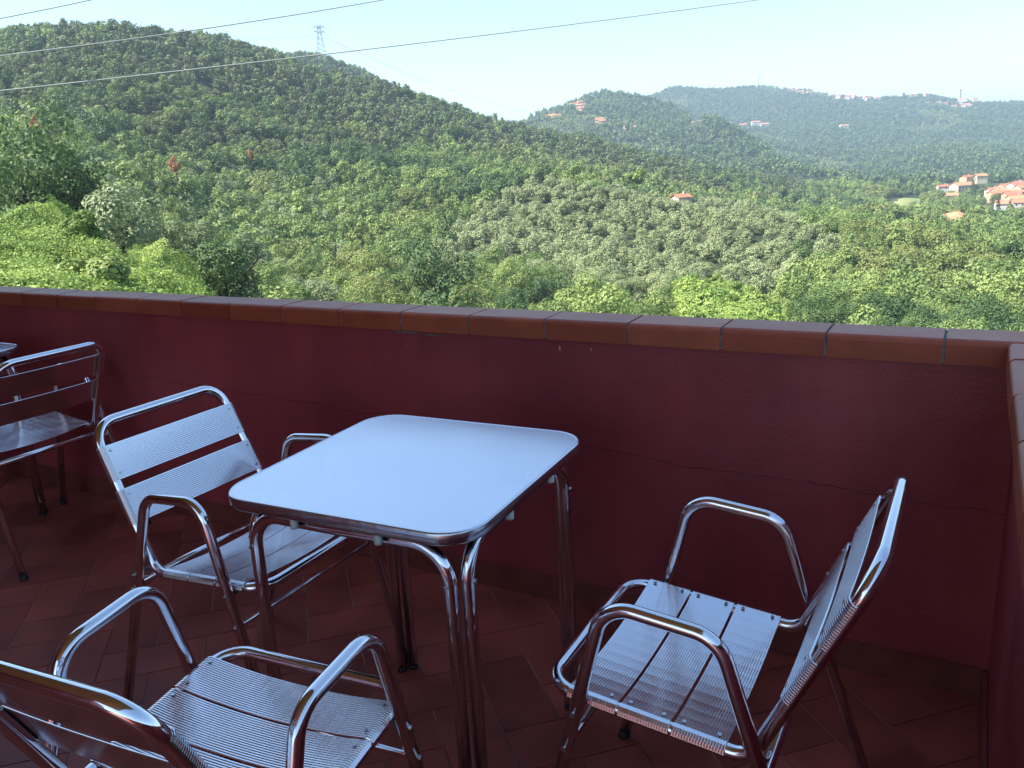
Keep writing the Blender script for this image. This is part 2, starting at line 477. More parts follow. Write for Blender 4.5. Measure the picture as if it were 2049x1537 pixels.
# the house behind and above the terrace: shades it
hb = tag(empty('house', (-3, Y0, 0)), 'house that carries the roofed terrace, behind the viewer, with an added light-blocking end wall', 'house')
b = MB(); b.box((X0 - 1, Y0 - 6, -7), (-3.6, Y0 - .002, 3.0)); b.box((X0 - 5, Y0 - .001, -7), (X0 - .003, YE - .02, 6))  # house kept low for the sun; unseen left end wall added against sky reflections
b.build('house_wall_and_blocker', M_WALL, hb).matrix_parent_inverse = Matrix.Translation((3, -Y0, 0))
b = MB(); b.box((X0 - 1, Y0, -7), (XE - .012, YE - .012, -.601))
b.build('terrace_base', M_WALL, hb).matrix_parent_inverse = Matrix.Translation((3, -Y0, 0))
b = MB(); b.box((X0 - .5, Y0 + .002, 2.75), (.25, 1.5, 3.0))
b.build('terrace_roof', M_CEIL, hb).matrix_parent_inverse = Matrix.Translation((3, -Y0, 0))

# ------------------------------------------------------------------ chairs
G = dict(waf=.2386, war=.2372, wff=.2454, wrf=.2572, yF=.0941, zF=.6552, yR=-.0982, zR=.6374, yff=.2558, yrf=-.3028,
         ws=.2089, ysf=.2217, zsf=.449, ysr=-.1433, zsr=.416, wb=.2002, yb=-.315, zb=.7805)
RTUBE = .0127


def rail_pt(s, t):
    a = np.array([s * G['ws'], G['ysf'], G['zsf']]); b = np.array([s * G['ws'], G['ysr'], G['zsr']])
    return a + (b - a) * t


def back_pt(s, t):
    a = np.array([s * G['ws'], G['ysr'], G['zsr']]); b = np.array([s * G['wb'], G['yb'], G['zb']])
    return a + (b - a) * t


def slat(ptf, t0, t1, up, sag, ribs=19, nl=14):
    """ribbed slat wrapped over both rails; up = outward normal"""
    mb = MB()
    L0, L1 = ptf(-1, t0), ptf(-1, t1)
    width = np.linalg.norm(L1 - L0)
    th = .0016
    rib = .0014
    nrm = up / np.linalg.norm(up)
    # path along the width of the chair (u from -1..1), incl. hook round the rail
    path = []
    R_ = RTUBE + .0012
    for a in (180, 150, 120):
        path.append(('h', -1, math.radians(a)))
    for k in range(nl + 1):
        path.append(('s', -1 + 2 * k / nl, 0))
    for a in (60, 30, 0):
        path.append(('h', 1, math.radians(a)))
    cols = []
    for kind, q, a in path:
        cols.append((kind, q, a))
    ncs = ribs * 6 + 1
    vs = []
    for kind, q, a in cols:
        for c in range(ncs):
            t = t0 + (t1 - t0) * c / (ncs - 1)
            rh = rib * (0, .9, 1, 1, 1, .9)[c % 6]
            A = ptf(-1, t); B = ptf(1, t); xd = (B - A) / np.linalg.norm(B - A)
            if kind == 'h':
                cen = ptf(q, t)
                vs.append(cen + xd * math.cos(a) * (R_ + rh) + nrm * math.sin(a) * (R_ + rh))
            else:
                u = (q + 1) / 2
                uu = .0 + u
                P = A + (B - A) * uu
                dip = sag * (1 - abs(q) ** 2.2)
                vs.append(P + nrm * (R_ + rh - dip))
    m = len(cols)
    fs = []
    for i in range(m - 1):
        for c in range(ncs - 1):
            fs.append((i * ncs + c, (i + 1) * ncs + c, (i + 1) * ncs + c + 1, i * ncs + c + 1))
    mb.add(vs, fs, False)
    # underside
    off = [v - nrm * th * 1.2 for v in vs]
    keep = [0, ncs - 1]
    vs2 = []
    for i in range(m):
        for c in keep: vs2.append(off[i * ncs + c])
    fs2 = [(i * 2, i * 2 + 1, (i + 1) * 2 + 1, (i + 1) * 2) for i in range(m - 1)]
    b0 = len(mb.v)
    mb.add(vs2, fs2, False)
    for i in range(m - 1):     # close the long edges
        for c, e in ((0, 0), (ncs - 1, 1)):
            mb.f.append((i * ncs + c, (i + 1) * ncs + c, b0 + (i + 1) * 2 + e, b0 + i * 2 + e)); mb.sm.append(False); mb.mi.append(0)
    # rivets
    for s in (-1, 1):
        for tt in (.17, .83):
            t = t0 + (t1 - t0) * tt
            c = ptf(s, t) + nrm * (R_ + rib * .6) - np.array([s * .010, 0, 0])
            mb.cyl(c, c + nrm * .0018, .0036, 10, mi=1)
    return mb


def make_chair():
    root = empty('aluminium_armchair')
    g = G
    for s in (-1, 1):
        pts = [(s * g['wff'], g['yff'], .012), (s * g['waf'], g['yF'], g['zF']), (s * g['war'], g['yR'], g['zR']), (s * g['wrf'], g['yrf'], .012)]
        m = MB(); m.tube(fillet(pts, [0, .062, .062, 0], seg=10), RTUBE, 16, caps=True)
        # bolts: heads outside, spacers inside
        fr = m.build('side_frame', M_TUBE, root)
        P = [np.array(p) for p in pts]
        for a, b_, zz in ((P[1], P[0], .435), (P[1], P[0], .36), (P[2], P[3], .425), (P[2], P[3], .385)):
            t = (a[2] - zz) / (a[2] - b_[2]); c = a + (b_ - a) * t
            bm_ = MB(); bm_.tube([c + np.array([s * k_, 0, 0]) for k_ in (-.030, RTUBE + .002, RTUBE + .004, RTUBE + .0046)], .0052, 10)
            bm_.build('bolt', M_BOLT, fr)
        for q, q2 in ((P[0], P[1]), (P[3], P[2])):
            d = (q2 - q) / np.linalg.norm(q2 - q)
            f_ = MB(); f_.tube([q - d * .012, q - d * .010, q + d * .008], .0136, 14)
            f_.build('rubber_foot', M_RUB, fr)
    # seat and back loop
    loop = [(-g['ws'], g['ysr'], g['zsr']), (-g['ws'], g['ysf'], g['zsf']), (g['ws'], g['ysf'], g['zsf']), (g['ws'], g['ysr'], g['zsr']),
            (g['wb'], g['yb'], g['zb']), (-g['wb'], g['yb'], g['zb'])]
    m = MB(); m.tube(fillet(loop, [.045, .058, .058, .045, .062, .062], True, seg=10), RTUBE, 16, closed=True)
    m.build('seat_and_back_frame', M_TUBE, root)
    ev = rail_pt(1, 1) - rail_pt(1, 0)
    up = np.cross(np.array([1, 0, 0]), -ev)
    if up[2] < 0: up = -up
    for t0, t1 in ((.125, .375), (.388, .635), (.648, .897)):
        slat(rail_pt, t0, t1, up, .017).build('seat_slat', [M_SLAT, M_BOLT], root)
    ev = back_pt(1, 1) - back_pt(1, 0)
    up = np.cross(np.array([1, 0, 0]), ev)
    if up[1] < 0: up = -up
    for t0, t1 in ((.33, .56), (.62, .85)):
        slat(back_pt, t0, t1, up, .004).build('back_slat', [M_SLAT, M_BOLT], root)
    m = MB(); m.cyl((-.24, .167, .36), (.24, .167, .36), .0065, 12); m.build('front_stretcher', M_TUBE, root)
    m = MB(); m.cyl((-.236, -.170, .400), (.236, -.170, .400), .010, 14); m.build('rear_stretcher', M_TUBE, root)
    return root


def copy_tree(o, parent=None):
    c = o.copy(); COL.objects.link(c)
    if parent is not None: c.parent = parent
    for ch in list(o.children): copy_tree(ch, c)
    return c


CH_ = [(-.3982, 1.3607, 90.07, 'aluminium armchair on the right of the table, facing it from the side wall'),
       (-1.5875, 1.3959, -90.36, 'aluminium armchair on the left of the table with its bright ribbed back towards us'),
       (-1.0238, .7842, 5.29, 'aluminium armchair nearest to us, seen from behind, cut off by the lower left corner'),
       (-3.2092, 1.731, 89.1, 'aluminium armchair at the far left edge, its back to us, by the dark table')]
proto = make_chair()
for i, (x, y, a, lab) in enumerate(CH_):
    c = proto if i == 0 else copy_tree(proto)
    c.location = (x, y, 0); c.rotation_euler = (0, 0, math.radians(a))
    tag(c, lab, 'chair', 'aluminium armchairs on the terrace')


# ------------------------------------------------------------------ tables
def rrect(s, r, n=10):
    h = s / 2; out = []
    for cx, cy, a0 in ((h - r, h - r, 0), (-h + r, h - r, 90), (-h + r, -h + r, 180), (h - r, -h + r, 270)):
        for k in range(n + 1):
            a = math.radians(a0 + 90 * k / n); out.append((cx + r * math.cos(a), cy + r * math.sin(a)))
    return out


def make_table():
    root = empty('square_bar_table')
    z = .7376; S = .5983; R_ = .085
    m = MB()
    rings = [(S, R_, z - .0015), (S - .004, R_ - .002, z + .0006), (S - .009, R_ - .005, z + .0006), (S - .0115, R_ - .006, z - .0004)]
    vs = []; 
    for s, r, zz in rings: vs += [(a, b, zz) for a, b in rrect(s, r)]
    n = len(rrect(S, R_))
    fs = []
    for k in range(len(rings) - 1):
        for i in range(n):
            j = (i + 1) % n
            fs.append((k * n + i, k * n + j, (k + 1) * n + j, (k + 1) * n + i))
    m.add(vs, fs, True)
    m.add(vs[-n:], [tuple(range(n))], False)
    m.build('tabletop', M_TOP, root)
    m = MB()
    prof = [(0, -.0015), (.0012, -.004), (.0012, -.021), (-.003, -.025), (-.03, -.025), (-.03, -.012)]
    vs = []
    for o_, zz in prof: vs += [(a, b, z + zz) for a, b in rrect(S + 2 * o_, R_ + o_)]
    fs = []
    for k in range(len(prof) - 1):
        for i in range(n):
            j = (i + 1) % n
            fs.append((k * n + i, (k + 1) * n + i, (k + 1) * n + j, k * n + j))
    m.add(vs, fs, True)
    m.build('tabletop_rim', M_RIM, root)
    m = MB(); m.add([(a, b, z - .022) for a, b in rrect(S - .03, R_ - .015)], [tuple(range(n))[::-1]])
    m.build('tabletop_underside', M_RUB, root)
    r = .0135
    for q in range(4):
        ca, sa = math.cos(q * math.pi / 2), math.sin(q * math.pi / 2)
        rot = lambda p: (p[0] * ca - p[1] * sa, p[0] * sa + p[1] * ca, p[2])
        y_ = -.258; xx = .2345
        pts = [(-xx - .003, y_ - .002, .014), (-xx, y_, z - .047), (xx, y_, z - .047), (xx + .003, y_ - .002, .014)]
        m = MB(); m.tube([rot(p) for p in fillet(pts, [0, .075, .075, 0], seg=10)], r, 16)
        leg = m.build('double_leg_tube', M_TUBE, root)
        for sx in (-1, 1):
            for dx_, zz, rr_ in ((0, .62, .0048), (.002, .06, .004)):
                m = MB(); c = np.array([sx * (xx + dx_), y_ - r * .9, zz]); m.cyl(rot(c), rot(c + np.array([0, -.005, 0])), rr_, 10)
                m.build('bolt', M_BOLT, leg)
        for sx in (-1, 1):
            m = MB(); m.tube([rot((sx * (xx + .003), y_ - .002, 0.0)), rot((sx * (xx + .003), y_ - .002, .012))], .0138, 14)
            m.build('rubber_foot', M_RUB, leg)
        for sx in (-1, 1):
            m = MB(); c = (sx * .10, -.283, z - .03)
            m.tube([rot((c[0], c[1], z - .026)), rot((c[0], c[1], z - .044)), rot((c[0], c[1], z - .048))], .0085, 12)
            m.build('plastic_bumper', M_PLAST, root)
    return root


t1 = make_table()
t1.location = (-1.0466, 1.3742, 0); t1.rotation_euler = (0, 0, math.radians(2.92))
tag(t1, 'square steel bar table in the middle, its bright top empty', 'table', 'steel bar tables on the terrace')
t2 = copy_tree(t1)
t2.location = (-3.70, 1.63, 0); t2.rotation_euler = (0, 0, math.radians(-.5))
tag(t2, 'second steel bar table at the left edge, only a dark corner showing behind a chair', 'table', 'steel bar tables on the terrace')

# ================================================================== landscape
CAMP = np.array([0., 0., H])


def ray(px, py):
    d = FW * F + RT * (px - 1024.5) - UP * (py - 768.5)
    return d / np.linalg.norm(d)


def pixel_point(px, py, dist):
    """image pixel pushed along its view ray to a point at an assumed distance"""
    r = ray(px, py)
    k = dist / math.hypot(r[0], r[1])
    return CAMP + r * k


def project(P):
    d = P - CAMP
    z = d @ FW
    z = np.where(z < .1, .1, z)
    return 1024.5 + F * (d @ RT) / z, 768.5 - F * (d @ UP) / z


CTRL = {
    -250: [(640, 16), (560, 24), (480, 38), (425, 52), (400, 75), (330, 150), (230, 270), (150, 370), (90, 470), (150, 800), (200, 1500)],
    0: [(640, 18), (560, 27), (480, 42), (425, 56), (395, 80), (300, 170), (200, 290), (120, 390), (62, 480), (130, 800), (200, 1500)],
    250: [(640, 20), (570, 30), (520, 42), (478, 54), (470, 75), (400, 130), (300, 220), (200, 320), (115, 410), (44, 500), (130, 800), (200, 1600)],
    430: [(650, 23), (620, 32), (592, 42), (575, 65), (510, 120), (380, 230), (250, 340), (145, 450), (56, 550), (110, 850), (200, 1600)],
    550: [(650, 45), (600, 75), (540, 115), (470, 170), (370, 260), (250, 370), (145, 480), (88, 560), (130, 700), (108, 900), (200, 1600)],
    650: [(650, 50), (600, 80), (540, 125), (460, 190), (360, 280), (250, 395), (180, 490), (132, 580), (170, 700), (113, 950), (200, 1600)],
    750: [(660, 55), (600, 82), (530, 135), (470, 190), (400, 260), (300, 370), (220, 480), (165, 600), (200, 750), (155, 1000), (230, 1700)],
    850: [(670, 60), (600, 88), (520, 150), (470, 200), (420, 260), (330, 370), (260, 470), (200, 620), (260, 850), (270, 1700)],
    1000: [(680, 65), (610, 95), (540, 150), (470, 205), (410, 280), (340, 390), (290, 500), (238, 690), (290, 900), (270, 1600), (240, 2300)],
    1100: [(690, 68), (620, 98), (550, 150), (470, 220), (400, 280), (345, 335), (355, 420), (300, 570), (262, 740), (310, 950), (235, 1500), (215, 1750), (260, 2300)],
    1200: [(700, 70), (620, 100), (550, 152), (470, 225), (400, 290), (352, 345), (365, 430), (310, 580), (275, 760), (320, 960), (255, 1400), (215, 1650), (182, 1900), (250, 2600)],
    1350: [(710, 72), (640, 100), (570, 150), (500, 210), (430, 290), (382, 365), (385, 440), (350, 580), (312, 720), (345, 950), (290, 1300), (245, 1600), (212, 1850), (232, 2150), (215, 2500), (181, 2900), (260, 3600)],
    1430: [(715, 73), (640, 102), (570, 152), (505, 210), (440, 290), (392, 365), (398, 445), (362, 570), (328, 695), (355, 880), (305, 1250), (265, 1450), (247, 1600), (268, 1850), (240, 2400), (200, 2800), (182, 3000), (260, 3700)],
    1500: [(720, 74), (640, 104), (570, 155), (510, 210), (450, 290), (402, 365), (410, 450), (375, 560), (345, 670), (365, 850), (320, 1150), (288, 1350), (276, 1450), (300, 1700), (262, 2200), (225, 2650), (183, 3100), (260, 3800)],
    1600: [(725, 76), (645, 106), (575, 155), (510, 210), (455, 280), (415, 355), (420, 440), (395, 560), (362, 700), (372, 880), (340, 1080), (322, 1220), (345, 1450), (300, 2000), (250, 2500), (184, 3150), (260, 3850)],
    1700: [(730, 78), (650, 108), (580, 155), (510, 210), (460, 270), (428, 350), (435, 430), (412, 560), (380, 750), (356, 1000), (352, 1150), (366, 1350), (318, 1900), (290, 2200), (240, 2600), (190, 3200), (260, 3900)],
    1850: [(740, 78), (660, 108), (580, 155), (520, 210), (470, 280), (435, 420), (420, 560), (395, 740), (362, 950), (345, 1350), (310, 1800), (250, 2600), (184, 3300), (260, 4000)],
    2049: [(750, 78), (670, 108), (580, 158), (520, 210), (480, 280), (450, 430), (430, 560), (400, 740), (365, 950), (345, 1350), (300, 1900), (250, 2700), (207, 3400), (260, 4100)],
    2300: [(760, 80), (670, 110), (590, 158), (530, 215), (490, 290), (455, 430), (430, 560), (400, 740), (365, 950), (340, 1400), (300, 1900), (250, 2700), (225, 3400), (260, 4100)],
}
AZ0 = math.atan2(FW[1], FW[0])


def polar(P):
    r = np.hypot(P[..., 0], P[..., 1]); a = np.arctan2(P[..., 1], P[..., 0])
    return (a - AZ0 + math.pi) % (2 * math.pi) - math.pi, r


cp = np.array([pixel_point(px, py, d) for px, l in CTRL.items() for py, d in l])
ca_, cr_ = polar(cp)
KA = 2.2


def feat(a, r): return np.stack([a * KA, np.log(r)], -1)


Xc_ = feat(ca_, cr_)
D_ = np.sqrt(((Xc_[:, None] - Xc_[None]) ** 2).sum(-1) + .03 ** 2)
N_ = len(cp)
A_ = np.zeros((N_ + 3, N_ + 3)); A_[:N_, :N_] = D_ - np.eye(N_) * .002
A_[:N_, N_] = 1; A_[:N_, N_ + 1:] = Xc_; A_[N_, :N_] = 1; A_[N_ + 1:, :N_] = Xc_.T
# interpolate the tangent of the elevation angle: smooth over all distances
val = (cp[:, 2] - H) / cr_
wgt = np.linalg.solve(A_, np.concatenate([val, [0, 0, 0]]))


def surf(a, r):
    q = feat(a, r); sh = q.shape[:-1]; q = q.reshape(-1, 2); out = np.empty(len(q))
    for i in range(0, len(q), 20000):
        c = q[i:i + 20000]
        D = np.sqrt(((c[:, None] - Xc_[None]) ** 2).sum(-1) + .03 ** 2)
        out[i:i + 20000] = D @ wgt[:N_] + wgt[N_] + c @ wgt[N_ + 1:]
    return (out * r.ravel()[:]).reshape(sh) + H if out.size == r.size else None


# polar terrain grid
AL = math.radians(52)
NA, NR = 420, 400
GA = np.linspace(-AL, AL, NA)
RMIN, RMAX = 14.0, 5000.0
GR = np.exp(np.linspace(math.log(RMIN), math.log(RMAX), NR))
ga, gr = np.meshgrid(GA, GR, indexing='ij')
CAN = surf(np.clip(ga, -.72, .72), gr)          # canopy-top surface
gx = gr * np.cos(ga + AZ0); gy = gr * np.sin(ga + AZ0)


def vnoise(x, y, s, seed):
    """smooth value noise"""
    g = np.random.default_rng(seed).random((256, 256))
    u = x / s + 1000.5; v = y / s + 1000.5
    i = np.floor(u).astype(int); j = np.floor(v).astype(int); fu = u - i; fv = v - j
    fu = fu * fu * (3 - 2 * fu); fv = fv * fv * (3 - 2 * fv)
    G_ = lambda a, b: g[a % 256, b % 256]
    return (G_(i, j) * (1 - fu) * (1 - fv) + G_(i + 1, j) * fu * (1 - fv) + G_(i, j + 1) * (1 - fu) * fv + G_(i + 1, j + 1) * fu * fv) - .5


def inpoly(px, py, poly):
    c = np.zeros(np.shape(px), bool); n = len(poly)
    for i in range(n):
        x0, y0 = poly[i]; x1, y1 = poly[(i + 1) % n]
        if y0 == y1: continue
        m = ((y0 > py) != (y1 > py)) & (px < (x1 - x0) * (py - y0) / (y1 - y0) + x0)
        c ^= m
    return c


COVER1 = [(-900, 380), (0, 428), (60, 425), (130, 440), (230, 480), (300, 492), (380, 530), (415, 570), (440, 600), (440, 900), (-900, 900)]
COVER2 = [(1335, 760), (1345, 580), (1400, 562), (1480, 570), (1560, 600), (1600, 650), (1620, 760)]
OLIVE = [(850, 470), (930, 430), (985, 375), (1080, 338), (1180, 352), (1250, 362), (1350, 385), (1480, 395), (1620, 432), (1680, 470), (1610, 500), (1570, 540), (1500, 560),
         (1400, 555), (1330, 575), (1230, 580), (1150, 560), (1060, 530), (960, 520), (930, 560), (850, 570), (830, 520)]
PINE = [(-900, -200), (-900, 230), (0, 240), (100, 270), (230, 290), (400, 330), (560, 320), (700, 300), (820, 290), (900, 265), (1000, 300), (1080, 300), (1150, 325), (1250, 340), (1380, 365), (1500, 385),
        (1620, 410), (1700, 400), (1560, 345), (1400, 300), (1200, 260), (1040, 230), (900, -200)]
FIELD = [(1765, 392), (1838, 386), (1852, 398), (1830, 410), (1785, 410)]
TERR = [(1880, 436), (1905, 414), (1945, 420), (1940, 437)]
VILL = [(1900, 345), (1960, 350), (2000, 375), (2300, 350), (2300, 440), (1990, 435), (1960, 410)]
VILL2 = [(1965, 372), (2300, 350), (2300, 436), (1990, 432)]
QUARRY = [(1378, 250), (1384, 234), (1400, 236), (1414, 252)]
HOUSECLR = [(1340, 372), (1385, 372), (1385, 398), (1340, 398)]


def ztype(px, py, r, n):
    """0 broadleaf 1 olive 2 pine 3 cover 4 bare 5 far"""
    t = np.zeros(np.shape(px), int)
    jx = px + n * 26; jy = py + n * 20
    t[inpoly(jx, jy, PINE)] = 2
    t[(r > 1050)] = 5
    t[inpoly(jx, jy, OLIVE) & (r < 420)] = 1
    t[inpoly(px + n * 8, py + n * 6, COVER1) & (r < 66)] = 3
    t[inpoly(jx, jy, COVER2) & (r < 200)] = 3
    t[(inpoly(px, py, FIELD) | inpoly(px, py, TERR)) & (r > 400)] = 4
    t[inpoly(px, py, QUARRY) & (r > 800)] = 4
    return t


gP = np.stack([gx, gy, CAN], -1)
gpx, gpy = project(gP)
gn = vnoise(gx, gy, 14, 3) * 1.3
GT = ztype(gpx, gpy, gr, gn)
chh = np.array([6.5, 3.6, 7.5, 0.25, 0.2, 8.0])[GT]


def blur(a, k, ax):
    kern = np.ones(2 * k + 1) / (2 * k + 1)
    return np.apply_along_axis(lambda v: np.convolve(np.pad(v, k, mode='edge'), kern, 'valid'), ax, a)


chh = blur(blur(chh, 3, 0), 2, 1)
m3 = blur(blur((GT == 3).astype(float), 3, 0), 3, 1)
m3d = (GT == 3).astype(int)
nz = (vnoise(gx, gy, 7, 11) * 1.5 + vnoise(gx, gy, 2.4, 12) * 1.3 - .35) * m3 * np.clip(gr / 30, .4, 1.6)
nz += (vnoise(gx, gy, 75, 5) * 9 + vnoise(gx, gy, 28, 6) * 4) * np.clip((gr - 70) / 200, 0, 1)
nz += (vnoise(gx, gy, 260, 8) * 34 + vnoise(gx, gy, 120, 9) * 16) * np.clip((gr - 900) / 800, 0, 1)
GZ = CAN - chh + nz


def gclass(a, r):
    u = np.clip(np.rint((a + AL) / (2 * AL) * (NA - 1)), 0, NA - 1).astype(int); v = np.clip(np.rint((np.log(np.maximum(r, RMIN)) - math.log(RMIN)) / (math.log(RMAX) - math.log(RMIN)) * (NR - 1)), 0, NR - 1).astype(int)
    return np.maximum(m3d[u, v], 0)


def cansurf(x, y):
    P = np.stack([np.asarray(x, float), np.asarray(y, float)], -1)
    a, r = polar(P)
    u = np.clip((a + AL) / (2 * AL) * (NA - 1), 0, NA - 1.001).astype(int); v = np.clip((np.log(np.maximum(r, RMIN)) - math.log(RMIN)) / (math.log(RMAX) - math.log(RMIN)) * (NR - 1), 0, NR - 1.001).astype(int)
    return CAN[u, v] + nz[u, v]


TREEH = dict(broad=8.3, dark=8.3, yellow=8.3, olive=4.9, silver=4.9, pine=11.2, far=8, rust=7.5, bush=2.2, cypress=10.3)


def gz(x, y):
    P = np.stack([np.asarray(x, float), np.asarray(y, float)], -1)
    a, r = polar(P)
    u = np.clip((a + AL) / (2 * AL) * (NA - 1), 0, NA - 1.001); v = np.clip((np.log(np.maximum(r, RMIN)) - math.log(RMIN)) / (math.log(RMAX) - math.log(RMIN)) * (NR - 1), 0, NR - 1.001)
    i = u.astype(int); j = v.astype(int); fu = u - i; fv = v - j
    return GZ[i, j] * (1 - fu) * (1 - fv) + GZ[i + 1, j] * fu * (1 - fv) + GZ[i, j + 1] * (1 - fu) * fv + GZ[i + 1, j + 1] * fu * fv


# ground sheet material
M_GROUND, nt_, b_ = mat('woodland_floor', (.04, .05, .02), .95, 0, .2)
noise_col(nt_, b_, (.022, .036, .014), (.06, .07, .03), .12)
M_COVG, nt_, b_ = mat('meadow_ground', (.08, .14, .02), .9, 0, .2)
noise_col(nt_, b_, (.045, .095, .014), (.11, .19, .03), .9)
M_FIELD, nt_, b_ = mat('dry_meadow', (.2, .24, .09), .95, 0, .1); noise_col(nt_, b_, (.16, .2, .07), (.25, .25, .11), .05)
M_EARTH, nt_, b_ = mat('bare_orange_earth', (.45, .24, .12), .95, 0, .1); noise_col(nt_, b_, (.36, .19, .1), (.5, .3, .17), .1)

V = np.stack([gx, gy, GZ], -1).reshape(-1, 3)
idx = np.arange(NA * NR).reshape(NA, NR)
Fq = np.stack([idx[:-1, :-1], idx[:-1, 1:], idx[1:, 1:], idx[1:, :-1]], -1).reshape(-1, 4)[:, ::-1]
mi = np.where(GT == 3, 1, 0)[:-1, :-1].ravel()
fm = GT[:-1, :-1].ravel(); yy = gpy[:-1, :-1].ravel(); xx_ = gpx[:-1, :-1].ravel()
mi = np.where(fm == 4, np.where((xx_ > 1740) & (xx_ < 1860), 2, 3), mi)
me = np_mesh('valley_terrain', V, Fq, [M_GROUND, M_COVG, M_FIELD, M_EARTH], mi, True)
tag(link(bpy.data.objects.new('valley_terrain', me)), 'wooded valley sides, knoll and distant ridges', kind='structure')
# low ground sheet to the horizon
b = MB(); n = 96; vs = [(0, 0, -160)]; 
for k in range(n): a = 2 * math.pi * k / n; vs.append((9000 * math.cos(a), 9000 * math.sin(a), -160))
b.add(vs, [(0, 1 + k, 1 + (k + 1) % n) for k in range(n)])
tag(b.build('ground', M_GROUND), 'ground reaching the horizon', kind='structure')
# slope round the house
b = MB(); vs = []; nn = 40; rr = [3.5, 8, 14.5, 60, 400, 1500]; 
A1 = AZ0 + AL - .02; A2 = AZ0 - AL + .02 + 2 * math.pi
for k in range(nn + 1):
    a = A1 + (A2 - A1) * k / nn
    e = min(k, nn - k) / nn * 2
    for r in rr:
        if r <= 14.5: z = -6.8
        else:
            zz = float(gz(r * math.cos(A1 if k < nn / 2 else A2), r * math.sin(A1 if k < nn / 2 else A2)))
            z = zz * (1 - e) + (-6.8 - (r - 14) * .1) * e - 1
        vs.append((r * math.cos(a), r * math.sin(a), z))
m_ = len(rr)
b.add(vs, [(k * m_ + q, k * m_ + q + 1, (k + 1) * m_ + q + 1, (k + 1) * m_ + q) for k in range(nn) for q in range(m_ - 1)], True)
n0 = len(b.v); vs = []; kk = 30
for k in range(kk + 1):
    a = AZ0 - AL + 2 * AL * k / kk
    vs += [(3.5 * math.cos(a), 3.5 * math.sin(a), -6.8), (15 * math.cos(a), 15 * math.sin(a), float(gz(15 * math.cos(a), 15 * math.sin(a))) - .15)]
b.add(vs, [(2 * k, 2 * k + 1, 2 * k + 3, 2 * k + 2) for k in range(kk)], True)
tag(b.build('garden_ground', M_GROUND), 'ground round the house', kind='structure')


# ------------------------------------------------------------------ foliage
def leafmat(name, c1, c2, k=(1.18, 1.2, 1.1)):
    c1 = tuple(a * b for a, b in zip(c1, k)); c2 = tuple(a * b for a, b in zip(c2, k))
    m, nt, bb = mat(name, c1, .6, 0, .25)
    oi = nt.nodes.new('ShaderNodeObjectInfo')
    r = nt.nodes.new('ShaderNodeValToRGB')
    r.color_ramp.elements[0].color = (*c1, 1); r.color_ramp.elements[1].color = (*c2, 1)
    gi = nt.nodes.new('ShaderNodeNewGeometry')
    mx = nt.nodes.new('ShaderNodeMath'); mx.operation = 'MULTIPLY_ADD'; mx.inputs[1].default_value = .75
    m2 = nt.nodes.new('ShaderNodeMath'); m2.operation = 'MULTIPLY'; m2.inputs[1].default_value = .25
    nt.links.new(gi.outputs['Random Per Island'], m2.inputs[0])
    nt.links.new(oi.outputs['Random'], mx.inputs[0]); nt.links.new(m2.outputs[0], mx.inputs[2])
    nt.links.new(mx.outputs[0], r.inputs[0]); nt.links.new(r.outputs[0], bb.inputs['Base Color'])
    tr = nt.nodes.new('ShaderNodeBsdfTranslucent'); nt.links.new(r.outputs[0], tr.inputs[0])
    ms = nt.nodes.new('ShaderNodeMixShader'); ms.inputs[0].default_value = .25
    out = nt.nodes['Material Output']
    nt.links.new(bb.outputs[0], ms.inputs[1]); nt.links.new(tr.outputs[0], ms.inputs[2]); nt.links.new(ms.outputs[0], out.inputs['Surface'])
    return m


L_BROAD = leafmat('broad_leaves', (.08, .13, .042), (.235, .29, .095))
L_DARK = leafmat('dark_leaves', (.04, .076, .03), (.105, .155, .055))
L_YEL = leafmat('yellowish_leaves', (.10, .145, .04), (.21, .22, .08))
L_OLIVE = leafmat('olive_leaves', (.155, .185, .09), (.29, .32, .17))
L_SILV = leafmat('silver_leaves', (.13, .17, .085), (.23, .27, .15))
L_PINE = leafmat('pine_needles', (.062, .09, .04), (.18, .205, .09))
L_BRIGHT = leafmat('bright_leaves', (.09, .15, .03), (.21, .26, .065))
L_COVER = leafmat('creeper_leaves', (.085, .17, .032), (.38, .50, .13), (1.05, 1, 1))
L_RUST = leafmat('rust_leaves', (.26, .13, .06), (.38, .2, .1))
L_FAR = leafmat('far_leaves', (.045, .085, .03), (.12, .165, .06))
L_FAR2 = leafmat('far_pale_leaves', (.11, .16, .055), (.23, .26, .11))
M_BARK, nt_, b_ = mat('bark', (.07, .05, .035), .9); noise_col(nt_, b_, (.04, .03, .022), (.1, .075, .055), 3)


